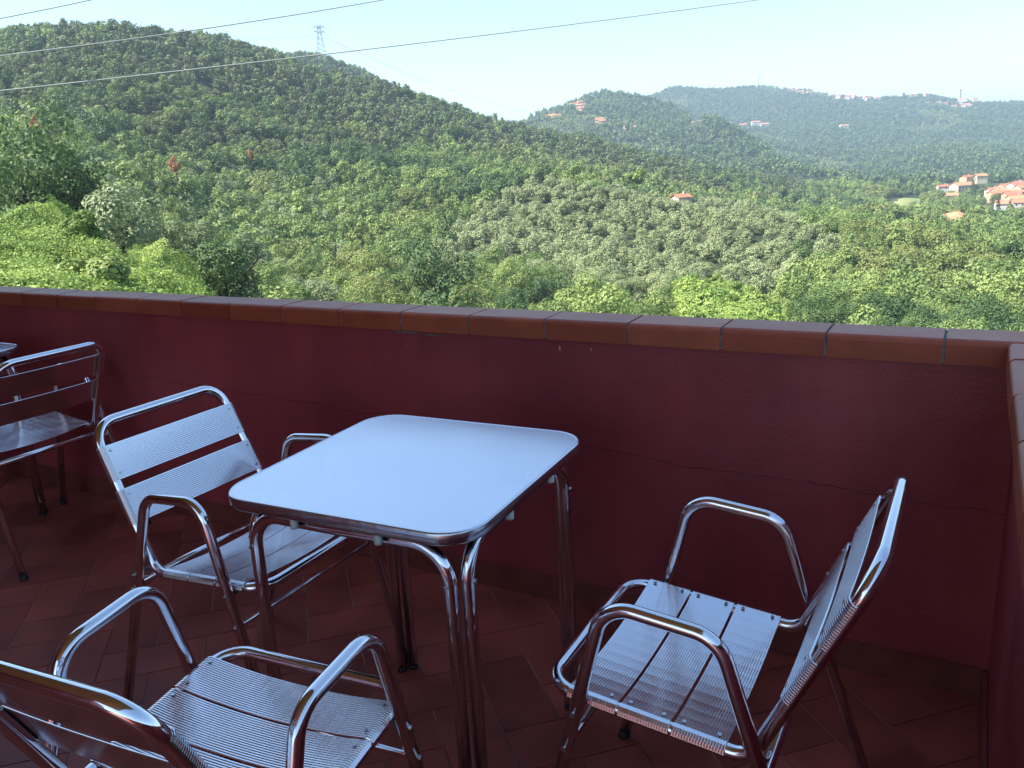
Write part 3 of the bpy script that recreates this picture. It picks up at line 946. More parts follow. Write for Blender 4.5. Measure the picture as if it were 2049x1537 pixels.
def crown(seed, cen, half, ncl, nleaf, size, clr=.32, up=.25, cone=0., flat=1.):
    """leaf quads over the skins of many clumps; returns V,F"""
    g = np.random.default_rng(seed)
    d = g.normal(size=(ncl, 3)); d /= np.linalg.norm(d, axis=1)[:, None]
    rad = g.uniform(.35, .82, ncl)[:, None]
    cc = d * rad
    if cone:
        hgt = g.uniform(-1, 1, ncl); w_ = np.clip(1 - cone * (hgt + 1) / 2, .12, 1)
        an = g.uniform(0, 6.283, ncl); q = np.sqrt(g.uniform(.1, 1, ncl)) * .8
        cc = np.stack([np.cos(an) * w_ * q, np.sin(an) * w_ * q, hgt * .9], -1)
    cr = g.uniform(.6, 1.25, ncl) * clr
    per = np.maximum(1, (cr ** 2 / (cr ** 2).sum() * nleaf)).astype(int)
    C = np.repeat(cc, per, 0); R_ = np.repeat(cr, per)
    n = g.normal(size=(len(C), 3)); n /= np.linalg.norm(n, axis=1)[:, None]
    P = C + n * R_[:, None] * g.uniform(.75, 1.08, len(C))[:, None] * np.array([1, 1, flat])
    # drop leaves buried deep in the crown
    dd = np.sqrt(((P[:, None] - cc[None]) ** 2).sum(-1)) / cr[None]
    keep = (dd < .6).sum(1) == 0
    P = P[keep]; n = n[keep]
    P = P * np.array(half) + np.array(cen)
    nn_ = n + g.normal(size=n.shape) * .28 + np.array([0, 0, up]); nn_ /= np.linalg.norm(nn_, axis=1)[:, None]
    t = np.cross(nn_, g.normal(size=n.shape)); t /= np.linalg.norm(t, axis=1)[:, None]
    b2 = np.cross(nn_, t)
    s = (size * g.uniform(.6, 1.4, len(P)))[:, None]
    V = np.concatenate([P + t * s, P + b2 * s * .62, P - t * s, P - b2 * s * .62], 1).reshape(-1, 3)
    Fq = np.arange(len(V)).reshape(-1, 4)
    return V, Fq


def trunk_geo(h, r, lean=0., limbs=4, seed=0, top=.75):
    g = random.Random(seed); mb = MB()
    mb.tube([(0, 0, -1.2), (lean * .3, 0, h * .4), (lean, 0, h)], r, 6)
    n = len(mb.v)
    for k in range(6, n):      # taper
        z = mb.v[k][2]; f = 1 - .6 * max(0, z) / h
        cx = lean * max(0, z) / h; mb.v[k] = (cx + (mb.v[k][0] - cx) * f, mb.v[k][1] * f, z)
    for k in range(limbs):
        a = g.uniform(0, 6.28); z0 = h * g.uniform(.45, .8); L = h * g.uniform(.3, .5)
        mb.tube([(lean * z0 / h, 0, z0), (math.cos(a) * L * .6, math.sin(a) * L * .6, z0 + L * .5), (math.cos(a) * L, math.sin(a) * L, z0 + L * .9)], r * .35, 5)
    return mb


PROTO = {}


def tri_from(mb):
    F_ = []
    for f in mb.f:
        for k in range(1, len(f) - 1): F_.append((f[0], f[k], f[k + 1], f[k + 1]))
    return mb


def make_tree_mesh(key, lm, V, Fq, tr=None):
    """one mesh: crown (slot 0) + trunk (slot 1)"""
    if tr is None:
        me = np_mesh(key, V, Fq, [lm]); return me
    tf = [f for f in tr.f if len(f) == 4]
    V2 = np.array(tr.v); F2 = np.array(tf) + len(V)
    me = np_mesh(key, np.concatenate([V, V2]), np.concatenate([Fq, F2]), [lm, M_BARK], np.concatenate([np.zeros(len(Fq)), np.ones(len(F2))]))
    return me


# kind -> list of (material, nclumps, half extents, centre z, clump size, flat, cone)
def protos(kind, lod):
    k = (kind, lod)
    if k in PROTO: return PROTO[k]
    nl, sz = {0: (7500, .135), 1: (2200, .26), 2: (950, .41), 3: (110, 1.2)}[lod]
    out = []
    nvar = {0: 4, 1: 4, 2: 3, 3: 3}[lod]
    for v in range(nvar):
        sd = hash((kind, lod, v)) % 1000 if False else (sum(map(ord, kind)) * 7 + lod * 31 + v * 13)
        if kind in ('broad', 'dark', 'yellow', 'far', 'pale'):
            lm = dict(broad=L_BROAD, dark=L_DARK, yellow=L_YEL, far=L_FAR, pale=L_FAR2)[kind]
            hx = (3.9, 4.4, 3.4, 4.6)[v]; hz = (3.4, 3.9, 4.2, 3.2)[v]
            V, Fq = crown(sd, (0, 0, 4.6), (hx, hx * .95, hz), (26, 34, 22, 30)[v], nl, sz, .33)
            tr = trunk_geo(5.0, .22, .3, 4, sd)
        elif kind == 'olive' or kind == 'silver':
            lm = L_OLIVE if kind == 'olive' else L_SILV
            hx = (2.5, 2.8, 2.2, 2.6)[v]
            V, Fq = crown(sd, (0, 0, 2.9), (hx, hx, 2.1), (22, 26, 18, 24)[v], int(nl * .7), sz * .72, .34, .35)
            tr = trunk_geo(2.6, .2, .25, 4, sd)
        elif kind == 'pine':
            lm = L_PINE
            hx = (3.2, 3.7, 3.0, 3.5)[v]; hz = (3.3, 2.6, 3.9, 2.9)[v]
            V, Fq = crown(sd, (0, 0, 7.8), (hx, hx, hz), (26, 22, 28, 24)[v], int(nl * .75), sz * .9, .26, .3, (.3, .15, .45, .25)[v], .8)
            tr = trunk_geo(9.5, .17, .4, 5, sd)
        elif kind == 'rust':
            lm = L_RUST; V, Fq = crown(sd, (0, 0, 4.4), (2.6, 2.6, 3.2), 16, nl // 2, sz, .3); tr = trunk_geo(5, .2, .2, 3, sd)
        elif kind in ('bush', 'shrub'):
            lm = L_BRIGHT if kind == 'bush' else L_BROAD; V, Fq = crown(sd, (0, 0, 1.0), (1.7, 1.6, 1.3), 14, int(nl * .5), sz * .8, .36); tr = None
        elif kind == 'cypress':
            lm = L_DARK; V, Fq = crown(sd, (0, 0, 5.2), (1.5, 1.5, 5.2), 26, int(nl * .6), sz, .4, .2, .6); tr = trunk_geo(6, .2, 0, 1, sd)
        if lod >= 3 or (lod == 2 and kind != 'pine'): tr = None
        out.append((V, Fq, lm, tr, make_tree_mesh(kind + '_tree', lm, V, Fq, tr)))
    PROTO[k] = out
    return out


def lod_of(r): return 0 if r < 170 else 1 if r < 420 else 2 if r < 1050 else 3


# ---- candidate positions
def candidates(r0, r1, sp, seed, amax=math.radians(40)):
    g = np.random.default_rng(seed)
    n = int(2 * r1 / sp)
    ii, jj = np.meshgrid(np.arange(-n // 2, n // 2 + 1), np.arange(-n // 2, n // 2 + 1), indexing='ij')
    x = (ii + (jj % 2) * .5 + g.uniform(-.38, .38, ii.shape)).ravel() * sp
    y = (jj * .87 + g.uniform(-.38, .38, jj.shape)).ravel() * sp
    a, r = polar(np.stack([x, y], -1))
    m = (r > r0) & (r <= r1) & (np.abs(a) < amax)
    return x[m], y[m], a[m], r[m]


# visibility table: highest elevation seen so far along each bearing
tanel = (CAN + 1.0 + nz - H) / gr
hmax = np.maximum.accumulate(tanel, axis=1)


def visible(a, r, ztop, margin=.012):
    u = np.clip(((a + AL) / (2 * AL) * (NA - 1)).astype(int), 0, NA - 1)
    v = np.clip(((np.log(r * .96) - math.log(RMIN)) / (math.log(RMAX) - math.log(RMIN)) * (NR - 1)).astype(int), 0, NR - 1)
    return ((ztop - H) / r > hmax[u, v] - margin - 2.0 / r) & ((ztop - H) / r > -.30)


HAMLET = [(1042, 236, 1560), (1095, 233, 1540), (1104, 230, 1560), (1113, 233, 1545), (1148, 207, 1700), (1160, 203, 1710), (1166, 210, 1690), (1158, 217, 1670), (1170, 222, 1640), (1163, 229, 1610), (1200, 240, 1500), (1205, 246, 1480), (1197, 245, 1490), (1256, 252, 1450), (1266, 253, 1450)]
rs_ = random.Random(5)
SKYL = []
for k in range(46):
    hx_ = rs_.choice([rs_.uniform(1560, 1620), rs_.uniform(1635, 1700), rs_.uniform(1690, 1760), rs_.uniform(1800, 1955), rs_.uniform(1800, 1955)])
    SKYL.append((hx_, 186 + rs_.uniform(-2, 14) - (4 if 1870 < hx_ < 1950 else 0), rs_.uniform(3000, 3250)))
LONE = [(q[0], q[1], 2500) for q in [(1445, 202), (1487, 214), (1512, 243), (1530, 247), (1690, 222), (1455, 190)]]
VILLH = [(2000, 392, 790), (2012, 380, 830), (2030, 374, 860), (2048, 390, 810), (2022, 400, 765), (2044, 412, 740), (2005, 416, 735), (2036, 364, 900), (1990, 383, 815), (2034, 388, 818), (2016, 390, 792), (2030, 410, 752), (1925, 368, 880), (1886, 372, 900), (1362, 392, 372), (1484, 438, 312)]
VILLX = [(rs_.uniform(1982, 2056), rs_.uniform(368, 432), 0) for k in range(18)]
VILLX = [(a_, b_, 735 + (430 - b_) * 2.1) for a_, b_, _ in VILLX] + [(1962, 350, 930), (1905, 392, 800), (1935, 352, 930)]
hpos = np.array([pixel_point(*q)[:2] for q in HAMLET + SKYL + LONE + VILLH + VILLX])

trees = []     # (kind, x, y, z, r, scale)
for (r0, r1, sp, seed) in ((48, 170, 6.2, 1), (170, 420, 6.2, 2), (420, 1050, 7.3, 3), (1050, 4000, 15.5, 4)):
    x, y, a, r = candidates(r0, r1, sp, seed)
    z = gz(x, y)
    CS = cansurf(x, y); gc = gclass(a, r)
    px, py = project(np.stack([x, y, z + np.where(r < 1050, 5, 6)], -1))
    n = vnoise(x, y, 14, 3) * 1.3
    t = ztype(px, py, r, n)
    vis = visible(a, r, z + 8)
    cl = vnoise(x, y, 34, 21); cl2 = vnoise(x, y, 16, 22); cl3 = vnoise(x, y, 95, 23); cl4 = vnoise(x, y, 240, 24); rnd = rng.random(len(x)); rn2 = rng.random(len(x))
    for k in np.nonzero(vis)[0]:
        tk = t[k]
        if gc[k]: continue
        if tk in (3, 4): continue
        if r[k] > 330:
            hh = TREEH['broad'] * .9 if r[k] < 1050 else 9.
            dy = hh * F / r[k]
            if any(inpoly(px[k], py[k] + 5 * F / r[k] - q_ * dy, pl) for q_ in (.3, .65, 1.) for pl in (FIELD, TERR, QUARRY)): continue
            if r[k] > 480 and rn2[k] < .8 and inpoly(px[k], py[k] - 8, VILL2): continue
            if hpos.size and (np.hypot(hpos[:, 0] - x[k] * (1 + 8 / r[k]), hpos[:, 1] - y[k] * (1 + 8 / r[k])) < np.where(r[k] > 2700, 24, np.where(r[k] > 1050, 17, 12))).any(): continue
        if inpoly(px[k], py[k], HOUSECLR) and r[k] < 420 and rn2[k] < .7: continue
        if tk == 5:
            if inpoly(px[k], py[k], VILL): continue
            kind = 'far'; s = rn2[k] * .8 + .95
            if cl3[k] * .7 + cl4[k] > .26: kind = 'pale'; s *= .7
            if cl[k] > .36 and rn2[k] < .6: continue
        elif tk == 1:
            kind = 'olive'; s = .85 + .45 * rn2[k]
            if cl2[k] > .34: kind = 'broad'; s = .5
        elif tk == 2:
            kind = 'pine' if rnd[k] < .68 + cl[k] * .7 + cl3[k] * .9 else ('broad' if rn2[k] < .6 else 'dark'); s = .75 + .8 * rn2[k] ** 1.3
            if rnd[k] > .80 and kind == 'pine': continue
            if kind != 'pine': s *= .9
        else:
            q = cl[k] * .8 + .35 * cl2[k] + .5 * cl3[k] + (rnd[k] - .5) * .35
            kind = 'dark' if q < -.16 else ('yellow' if q > .27 else 'broad')
            s = .68 + .8 * rn2[k] ** 1.4
            if r[k] < 300 and px[k] < 700 and rnd[k] > .80: kind = 'silver'; s = .8 + .6 * rn2[k]
            if inpoly(px[k], py[k], VILL) and r[k] > 500:
                if rnd[k] < .65: continue
                s *= .8
        zb = z[k]
        if tk != 5: zb = min(z[k], CS[k] - TREEH[kind] * s * .93 + (rnd[k] - .45) * (2.0 if tk == 1 else 5.0))
        trees.append((kind, x[k], y[k], zb, r[k], s, px[k], py[k]))


def spot(px, py, d, kind, s, near=None):
    p = pixel_point(px, py, d)
    zz = p[2] - TREEH[kind] * s * .56
    return (kind, p[0], p[1], zz, d, s, px, py)


SPECIAL = [
    (spot(236, 442, 70, 'silver', 1.45), 'round silvery grey willow standing right above the bright green slope'),
    (spot(330, 475, 84, 'silver', 1.0), 'loose silvery tree just right of the round silvery willow'),
    (spot(400, 500, 86, 'silver', 1.15), 'silvery tree midway between the round willow and the dark tree at the slope end'),
    (spot(500, 505, 92, 'silver', 1.05), 'silvery tree right behind the dark tree at the slope end'),
    (spot(640, 590, 78, 'silver', .9), 'low silvery tree over the parapet, right of the bright green slope'),
    (spot(880, 560, 104, 'dark', 1.25), 'big rounded dark leafy tree over the parapet left of the centre'),
    (spot(55, 380, 76, 'dark', 1.35), 'big dark leafy tree at the left edge, above the bright green slope'),
    (spot(150, 400, 74, 'dark', 1.0), 'dark leafy tree just left of the silvery willow'),
    (spot(350, 332, 205, 'rust', .75), 'rust red dead tree, the largest on the left hillside'),
    (spot(503, 312, 260, 'rust', .55), 'small rust red crown in the middle of the left hillside'),
    (spot(72, 252, 210, 'rust', .55), 'brownish tree at the left edge of the hillside below the pines'),
    (spot(455, 560, 62, 'dark', .95), 'dark leafy tree standing at the right end of the bright green slope'),
    (spot(1500, 428, 345, 'cypress', .8), 'dark pointed conifer beside the small white house in the olive grove'),
    (spot(1268, 352, 350, 'bush', 3.0), 'bright green round tree on the crest of the olive knoll'),
    (spot(1947, 375, 820, 'cypress', 1.6), 'dark conifer clump next to the orange roofed villa on the right'),
    (spot(1998, 405, 700, 'cypress', 1.1), 'dark cypress in front of the village at the right edge'),
    (spot(2020, 410, 690, 'cypress', .9), 'second dark cypress in front of the village at the right edge'),
    (spot(1828, 408, 680, 'dark', .7), 'round dark tree on the pale meadow'),
]

LAB = dict(broad=('mid green leafy tree in the wooded valley', 'tree', 'green leafy trees on the valley slopes', 'leafy_tree'),
           dark=('dark green leafy tree in the wooded valley', 'tree', 'dark leafy trees on the valley slopes', 'leafy_tree'),
           yellow=('yellowish green chestnut tree among the valley woods', 'tree', 'yellowish trees in the valley woods', 'chestnut_tree'),
           olive=('grey green olive tree in the grove on the knoll', 'olive tree', 'olive trees in the grove on the knoll', 'olive_tree'),
           silver=('pale silvery willow among the green trees below the left hill', 'tree', 'silvery trees below the left hill', 'willow_tree'),
           pine=('dark pine on the steep left hillside or its spur', 'pine tree', 'pines on the hillside', 'pine_tree'),
           rust=('rust red dead tree on the left hillside', 'tree', 'dead trees', 'dead_tree'),
           bush=('bright green bush', 'bush', 'bushes', 'bush'), shrub=('green bush', 'bush', 'bushes', 'bush'), cypress=('dark cypress', 'tree', 'cypresses', 'cypress_tree'))

PARTM = {}


def place_tree(t, label=None, parts=False, single=False):
    kind, x, y, z, r, s, _, _ = t
    lod = lod_of(r)
    pr = protos(kind, lod)
    v = random.randrange(len(pr))
    V, Fq, lm, tr, me = pr[v]
    name = LAB[kind][3]
    rz = random.uniform(0, 6.283)
    if parts and tr is not None:
        kk = (kind, lod, v)
        if kk not in PARTM:
            cm = np_mesh('crown', V, Fq, [lm])
            tf = np.array([f for f in tr.f if len(f) == 4]); tm = np_mesh('trunk', np.array(tr.v), tf, [M_BARK])
            PARTM[kk] = (cm, tm)
        o = empty(name, (x, y, z), rz)
        link(bpy.data.objects.new('crown', PARTM[kk][0]), o); link(bpy.data.objects.new('trunk', PARTM[kk][1]), o)
    else:
        o = link(bpy.data.objects.new(name, me))
        o.location = (x, y, z); o.rotation_euler = (0, 0, rz)
    o.scale = (s, s, s * random.uniform(.9, 1.12))
    l, c, g, _ = LAB[kind]
    tag(o, label or l, c, None if single else g)
    return o


for t, lab in SPECIAL: place_tree(t, lab, True, True)

sx = np.array([t[0][1] for t in SPECIAL]); sy = np.array([t[0][2] for t in SPECIAL])
bykind = {}
for t in trees:
    if np.hypot(sx - t[1], sy - t[2]).min() < 3.2: continue
    bykind.setdefault(t[0], []).append(t)
stuff = {}; pool = {}
for kind, lst in bykind.items():
    if kind in ('far', 'pale'):
        stuff.setdefault('far', []).extend((t, kind, 3) for t in lst); continue
    inv = [t for t in lst if -40 < t[6] < 2090 and t[7] < 585 + t[6] * .045 + 12]
    inv.sort(key=lambda t: t[4] / t[5])
    rest = [t for t in lst if not (-40 < t[6] < 2090 and t[7] < 585 + t[6] * .045 + 12)]
    grp = 'olive' if kind == 'olive' else 'pine' if kind == 'pine' else 'wood'
    pool.setdefault(grp, []).extend(inv)
    stuff.setdefault(grp, []).extend((t, kind, lod_of(t[4])) for t in rest)


COLS = ['at the left edge', 'far left', 'left', 'left of centre', 'just left of centre', 'at the centre', 'just right of centre', 'right of centre', 'right', 'far right', 'at the right edge']
ROWS = [(0, 'high up under the skyline'), (200, 'on the upper slope'), (270, 'on the middle slope'), (340, 'on the lower slope'), (400, 'in the valley'), (455, 'in the near valley'), (510, 'a little above the parapet'), (560, 'right over the parapet')]
ADJ = dict(broad='mid green leafy tree', dark='dark green leafy tree', yellow='yellowish green chestnut', olive='grey green olive tree', silver='pale silvery willow', pine='dark pine')


def where_label(t):
    kind, x, y, z, r, s, px, py = t
    c = COLS[int(min(10, max(0, px / 2049 * 11)))]
    rw = [n_ for a_, n_ in ROWS if py >= a_][-1] if py >= 0 else ROWS[0][1]
    sz = 'small ' if s < .85 else 'large ' if s > 1.15 else ''
    return sz + ADJ[kind] + ' ' + rw + ', ' + c


for grp, lst in pool.items():
    lst.sort(key=lambda t: t[4] / t[5])
    for t in lst[:290]: place_tree(t, where_label(t), parts=(t[4] < 170))
    stuff.setdefault(grp, []).extend((t, t[0], lod_of(t[4])) for t in lst[290:])


def scatter(name, items, label, cat, tilt=False):
    """items: (x,y,z,scale,mesh) ; geometry-node instances on a point mesh"""
    meshes = []
    for it in items:
        if it[4] not in meshes: meshes.append(it[4])
    pc = bpy.data.collections.new(name + '_sources')
    for i, m_ in enumerate(meshes):
        o = bpy.data.objects.new('source_%03d' % i, m_); pc.objects.link(o)
    me = bpy.data.meshes.new(name)
    me.vertices.add(len(items))
    me.vertices.foreach_set('co', np.array([it[:3] for it in items], np.float32).ravel())
    lut = {m_: i for i, m_ in enumerate(meshes)}
    a = me.attributes.new('pick', 'INT', 'POINT'); a.data.foreach_set('value', np.array([lut[it[4]] for it in items], np.int32))
    a = me.attributes.new('size', 'FLOAT_VECTOR', 'POINT')
    sc = np.array([[it[3], it[3], it[3] * random.uniform(.88, 1.12)] for it in items], np.float32); a.data.foreach_set('vector', sc.ravel())
    a = me.attributes.new('turn', 'FLOAT_VECTOR', 'POINT')
    rot = np.zeros((len(items), 3), np.float32); rot[:, 2] = rng.uniform(0, 6.283, len(items)); rot[:, :2] = rng.normal(0, .05, (len(items), 2))
    if tilt:      # lie along the slope
        X_ = np.array([it[0] for it in items]); Y_ = np.array([it[1] for it in items])
        rot[:, 0] = np.arctan((gz(X_, Y_ + .6) - gz(X_, Y_ - .6)) / 1.2); rot[:, 1] = -np.arctan((gz(X_ + .6, Y_) - gz(X_ - .6, Y_)) / 1.2); rot[:, 2] = 0
    a.data.foreach_set('vector', rot.ravel())
    me.update()
    o = link(bpy.data.objects.new(name, me))
    ng = bpy.data.node_groups.new(name + '_scatter', 'GeometryNodeTree')
    ng.interface.new_socket('Geometry', in_out='INPUT', socket_type='NodeSocketGeometry')
    ng.interface.new_socket('Geometry', in_out='OUTPUT', socket_type='NodeSocketGeometry')
    gi = ng.nodes.new('NodeGroupInput'); go = ng.nodes.new('NodeGroupOutput')
    ci = ng.nodes.new('GeometryNodeCollectionInfo'); ci.inputs['Collection'].default_value = pc
    ci.inputs['Separate Children'].default_value = True; ci.inputs['Reset Children'].default_value = True
    ip = ng.nodes.new('GeometryNodeInstanceOnPoints'); ip.inputs['Pick Instance'].default_value = True

    def attr(nm, ty):
        n_ = ng.nodes.new('GeometryNodeInputNamedAttribute'); n_.data_type = ty; n_.inputs['Name'].default_value = nm
        return [s for s in n_.outputs if s.enabled and s.name == 'Attribute'][0]
    ng.links.new(gi.outputs[0], ip.inputs['Points']); ng.links.new(ci.outputs[0], ip.inputs['Instance'])
    ng.links.new(attr('pick', 'INT'), ip.inputs['Instance Index'])
    ng.links.new(attr('turn', 'FLOAT_VECTOR'), ip.inputs['Rotation'])
    ng.links.new(attr('size', 'FLOAT_VECTOR'), ip.inputs['Scale'])
    ng.links.new(ip.outputs[0], go.inputs[0])
    md = o.modifiers.new('scatter', 'NODES'); md.node_group = ng
    tag(o, label, cat, None, 'stuff')
    return o


SN = {'far': ('far_woods', 'hazy woods covering the distant ridges', 'woods'), 'olive': ('olive_grove', 'rest of the grey green olive grove on the knoll', 'olive grove'),
      'pine': ('pine_wood', 'pine wood covering the steep left hill and its spur', 'pine wood'), 'wood': ('valley_woods', 'mixed green woods filling the valley slopes', 'woods')}
for g_, items in stuff.items():
    L = []
    for t, kind, lod in items:
        pr = protos(kind, lod); L.append((t[1], t[2], t[3], t[5], pr[random.randrange(len(pr))][4]))
    scatter(SN[g_][0], L, SN[g_][1], SN[g_][2])
print('TREES', {k: len(v) for k, v in bykind.items()})


# ---- bright leafy ground cover
def cover_patch(seed, n, size):
    g = np.random.default_rng(seed)
    th = g.uniform(0, 6.283, n); rr_ = np.sqrt(g.uniform(0, 1, n)) * 1.3
    P = np.stack([rr_ * np.cos(th), rr_ * np.sin(th), np.zeros(n)], -1)
    bump_ = .34 * np.exp(-((P[:, 0] - .2) ** 2 + P[:, 1] ** 2) / .5) + .2 * np.exp(-((P[:, 0] + .6) ** 2 + (P[:, 1] - .4) ** 2) / .15)
    P[:, 2] = bump_ * g.uniform(.5, 1.2, n) + g.uniform(-.05, .2, n)
    nn_ = g.normal(size=(n, 3)) * .55 + np.array([0, 0, 1.0]) + np.stack([P[:, 0], P[:, 1], P[:, 0] * 0], -1) * .5
    nn_ /= np.linalg.norm(nn_, axis=1)[:, None]
    t = np.cross(nn_, g.normal(size=(n, 3))); t /= np.linalg.norm(t, axis=1)[:, None]; b2 = np.cross(nn_, t)
    s = (size * g.uniform(.6, 1.3, n))[:, None]
    V = np.concatenate([P + t * s, P + b2 * s * .75, P - t * s, P - b2 * s * .75], 1).reshape(-1, 3)
    return np_mesh('cover_patch', V, np.arange(len(V)).reshape(-1, 4), [L_COVER])


cps = [cover_patch(50 + k, 1150, .047) for k in range(12)]
cps2 = [cover_patch(80 + k, 480, .11) for k in range(3)]
items = []
for (r0, r1, sp, seed, big) in ((16, 68, 1.05, 31, 0), (80, 200, 1.7, 32, 1)):
    x, y, a, r = candidates(r0, r1, sp, seed)
    z = gz(x, y)
    px, py = project(np.stack([x, y, z + .3], -1))
    vis = visible(a, r, z + 4)
    for k in np.nonzero(vis & (gclass(a, r) == 1))[0]:
        items.append((x[k], y[k], z[k] + .02, random.uniform(.8, 1.25) * (1.5 if big else 1), random.choice(cps2 if big else cps)))
scatter('leafy_ground_cover', items, 'bright green creeping leaves covering the near slope', 'ground cover', True)
print('COVER', len(items))
# rounded bushes on the bright slope
x, y, a, r = candidates(26, 66, 4.2, 41)
z = gz(x, y); px, py = project(np.stack([x, y, z], -1)); t = ztype(px, py, r, vnoise(x, y, 14, 3) * 1.3)
nb = 0
for k in range(len(x)):
    if t[k] == 3 and random.random() < .4:
        big = random.random() < .4
        o = place_tree(('shrub' if big else 'bush', x[k], y[k], z[k] - .3, r[k], random.uniform(.3, .9), 0, 0))
        tag(o, ('dark' if big else 'bright') + ' green bush on the creeper slope ' + COLS[int(min(10, max(0, px[k] / 2049 * 11)))] + (', near its crest' if r[k] > 42 else ', low by the parapet'), 'bush', 'bushes on the bright slope')
x, y, a, r = candidates(90, 190, 5.5, 42)
z = gz(x, y); px, py = project(np.stack([x, y, z], -1)); t = ztype(px, py, r, vnoise(x, y, 14, 3) * 1.3)
for k in range(len(x)):
    if t[k] == 3 and random.random() < .5:
        o = place_tree(('bush', x[k], y[k], z[k] - .3, r[k], random.uniform(.5, 1.1), 0, 0))
        tag(o, 'light green bush in the bright clearing beyond the parapet', 'bush', 'bushes in the bright clearing')


# ------------------------------------------------------------------ houses
M_ROOF = []
for k, c in enumerate([(.46, .16, .085), (.52, .21, .11), (.38, .13, .08)]):
    m_, nt_, b_ = mat('clay_roof_%d' % k, c, .85); noise_col(nt_, b_, tuple(q * .8 for q in c), c, 1.2); M_ROOF.append(m_)
M_HW = []
for k, c in enumerate([(.55, .47, .35), (.56, .53, .48), (.52, .32, .2), (.5, .42, .38)]):
    m_, nt_, b_ = mat('house_render_%d' % k, c, .85); noise_col(nt_, b_, tuple(q * .88 for q in c), c, .6); M_HW.append(m_)
M_WIN, _, _ = mat('dark_window', (.05, .055, .06), .2)


def house(px, py, dist, w_, d_, h_, rot, rf, wl, label, wins=True, group=None, cat='house'):
    p = pixel_point(px, py, dist); z = float(gz(p[0], p[1]))
    z = max(z - .5, p[2] - h_ - .2 * h_) if abs(p[2] - z) < 25 else z - .5
    root = empty('house', (p[0], p[1], z), rot)
    hb_ = h_ + 1.5
    b = MB(); b.box((-w_ / 2, -d_ / 2, -3), (w_ / 2, d_ / 2, h_))
    rz = h_ + min(w_, d_) * .22
    e = .5
    X, Y = w_ / 2 + e, d_ / 2 + e
    b.add([(-w_ / 2, -d_ / 2, h_), (-w_ / 2, d_ / 2, h_), (-w_ / 2, 0, rz - .15), (w_ / 2, -d_ / 2, h_), (w_ / 2, d_ / 2, h_), (w_ / 2, 0, rz - .15)], [(0, 2, 1), (3, 4, 5)])
    b.build('wall', M_HW[wl], root)
    r = MB()
    t_ = .25
    r.add([(-X, -Y, h_ - .1), (X, -Y, h_ - .1), (X, 0, rz), (-X, 0, rz), (-X, Y, h_ - .1), (X, Y, h_ - .1),
           (-X, -Y, h_ - .1 + t_), (X, -Y, h_ - .1 + t_), (X, 0, rz + t_), (-X, 0, rz + t_), (-X, Y, h_ - .1 + t_), (X, Y, h_ - .1 + t_)],
          [(0, 3, 2, 1), (3, 4, 5, 2), (6, 7, 8, 9), (9, 8, 11, 10), (0, 1, 7, 6), (5, 4, 10, 11), (1, 2, 8, 7), (2, 5, 11, 8), (0, 6, 9, 3), (3, 9, 10, 4)])
    ro = r.build('roof', M_ROOF[rf], root)
    c = MB(); c.box((w_ * .2, -.4, rz - .3), (w_ * .2 + .8, .4, rz + 1.1)); c.build('chimney', M_HW[wl], ro)
    if wins:
        nw = max(2, int(w_ / 3.2))
        for fl in range(max(1, int(h_ / 2.8))):
            for k in range(nw):
                xx = -w_ / 2 + (k + .5) * w_ / nw
                wn = MB(); wn.box((xx - .5, -d_ / 2 - .05, .9 + fl * 2.8), (xx + .5, -d_ / 2 + .05, 2.2 + fl * 2.8)); wn.build('window', M_WIN, root)
    tag(root, label, cat, group)
    return root


FR = AZ0 - math.pi / 2      # facing the terrace
house(1362, 392, 372, 7, 6, 3.2, FR + .5, 0, 0, 'lone red roofed cottage on the crest of the olive knoll')
house(1484, 438, 312, 5.5, 4.5, 2.4, FR - .3, 1, 1, 'small white house with an orange roof inside the olive grove')
house(1925, 368, 880, 17, 12, 6, FR + .2, 1, 0, 'cream villa with a bright orange roof above the right meadow')
house(1886, 372, 900, 9, 7, 3, FR - .2, 2, 1, 'low pale outbuilding left of the cream villa')
for k, (px, py, d, w_, h_, rf, wl, lab) in enumerate([
        (2000, 392, 790, 11, 8, 1, 0, 'tall cream house, leftmost of the village at the right edge'), (2012, 380, 830, 11, 7, 0, 2, 'orange walled house at the back of the right edge village'),
        (2030, 374, 860, 12, 7, 1, 0, 'topmost wide house of the right edge village'), (2048, 390, 810, 12, 8, 0, 0, 'cream house in the middle of the right edge village'),
        (2022, 400, 765, 10, 6, 2, 2, 'red roofed house low in the right edge village'), (2044, 412, 740, 12, 6, 0, 3, 'lowest wide red roof of the right edge village'),
        (2005, 416, 735, 9, 5, 1, 1, 'small white house under the cypresses at the right edge'), (2036, 364, 900, 12, 7, 2, 3, 'small house above the topmost wide house of the right edge village'), (1990, 383, 815, 10, 6, 2, 3, 'narrow house left behind the tall cream house of the right edge village'),
        (2034, 388, 818, 12, 9, 2, 1, 'tall narrow house in the thick of the right edge village'), (2016, 390, 792, 12, 7, 1, 3, 'grey cream house beside the tall cream house of the right edge village'), (2030, 410, 752, 10, 6, 1, 0, 'small cream house in the lower row of the right edge village')]):
    house(px, py, d, w_, 10, h_, FR + random.uniform(-.5, .5), rf, wl, lab)
for px, py, d in VILLX:
    house(px, py, d, random.uniform(8, 12), random.uniform(7, 9), random.uniform(4, 7), FR + random.uniform(-.6, .6), random.randrange(3), random.choice([0, 0, 1, 2, 3]), 'small house packed into the orange roofed village at the right edge', True, 'small houses packed into the right edge village')
HG = 'houses of the hamlet on the distant middle ridge'
for (px, py, d) in HAMLET:
    house(px, py, d, random.uniform(10, 17), random.uniform(8, 11), random.uniform(4, 7), FR + random.uniform(-.7, .7), random.randrange(3), random.randrange(4), 'tiny orange roofed house of the hamlet on the distant middle ridge', False, HG)
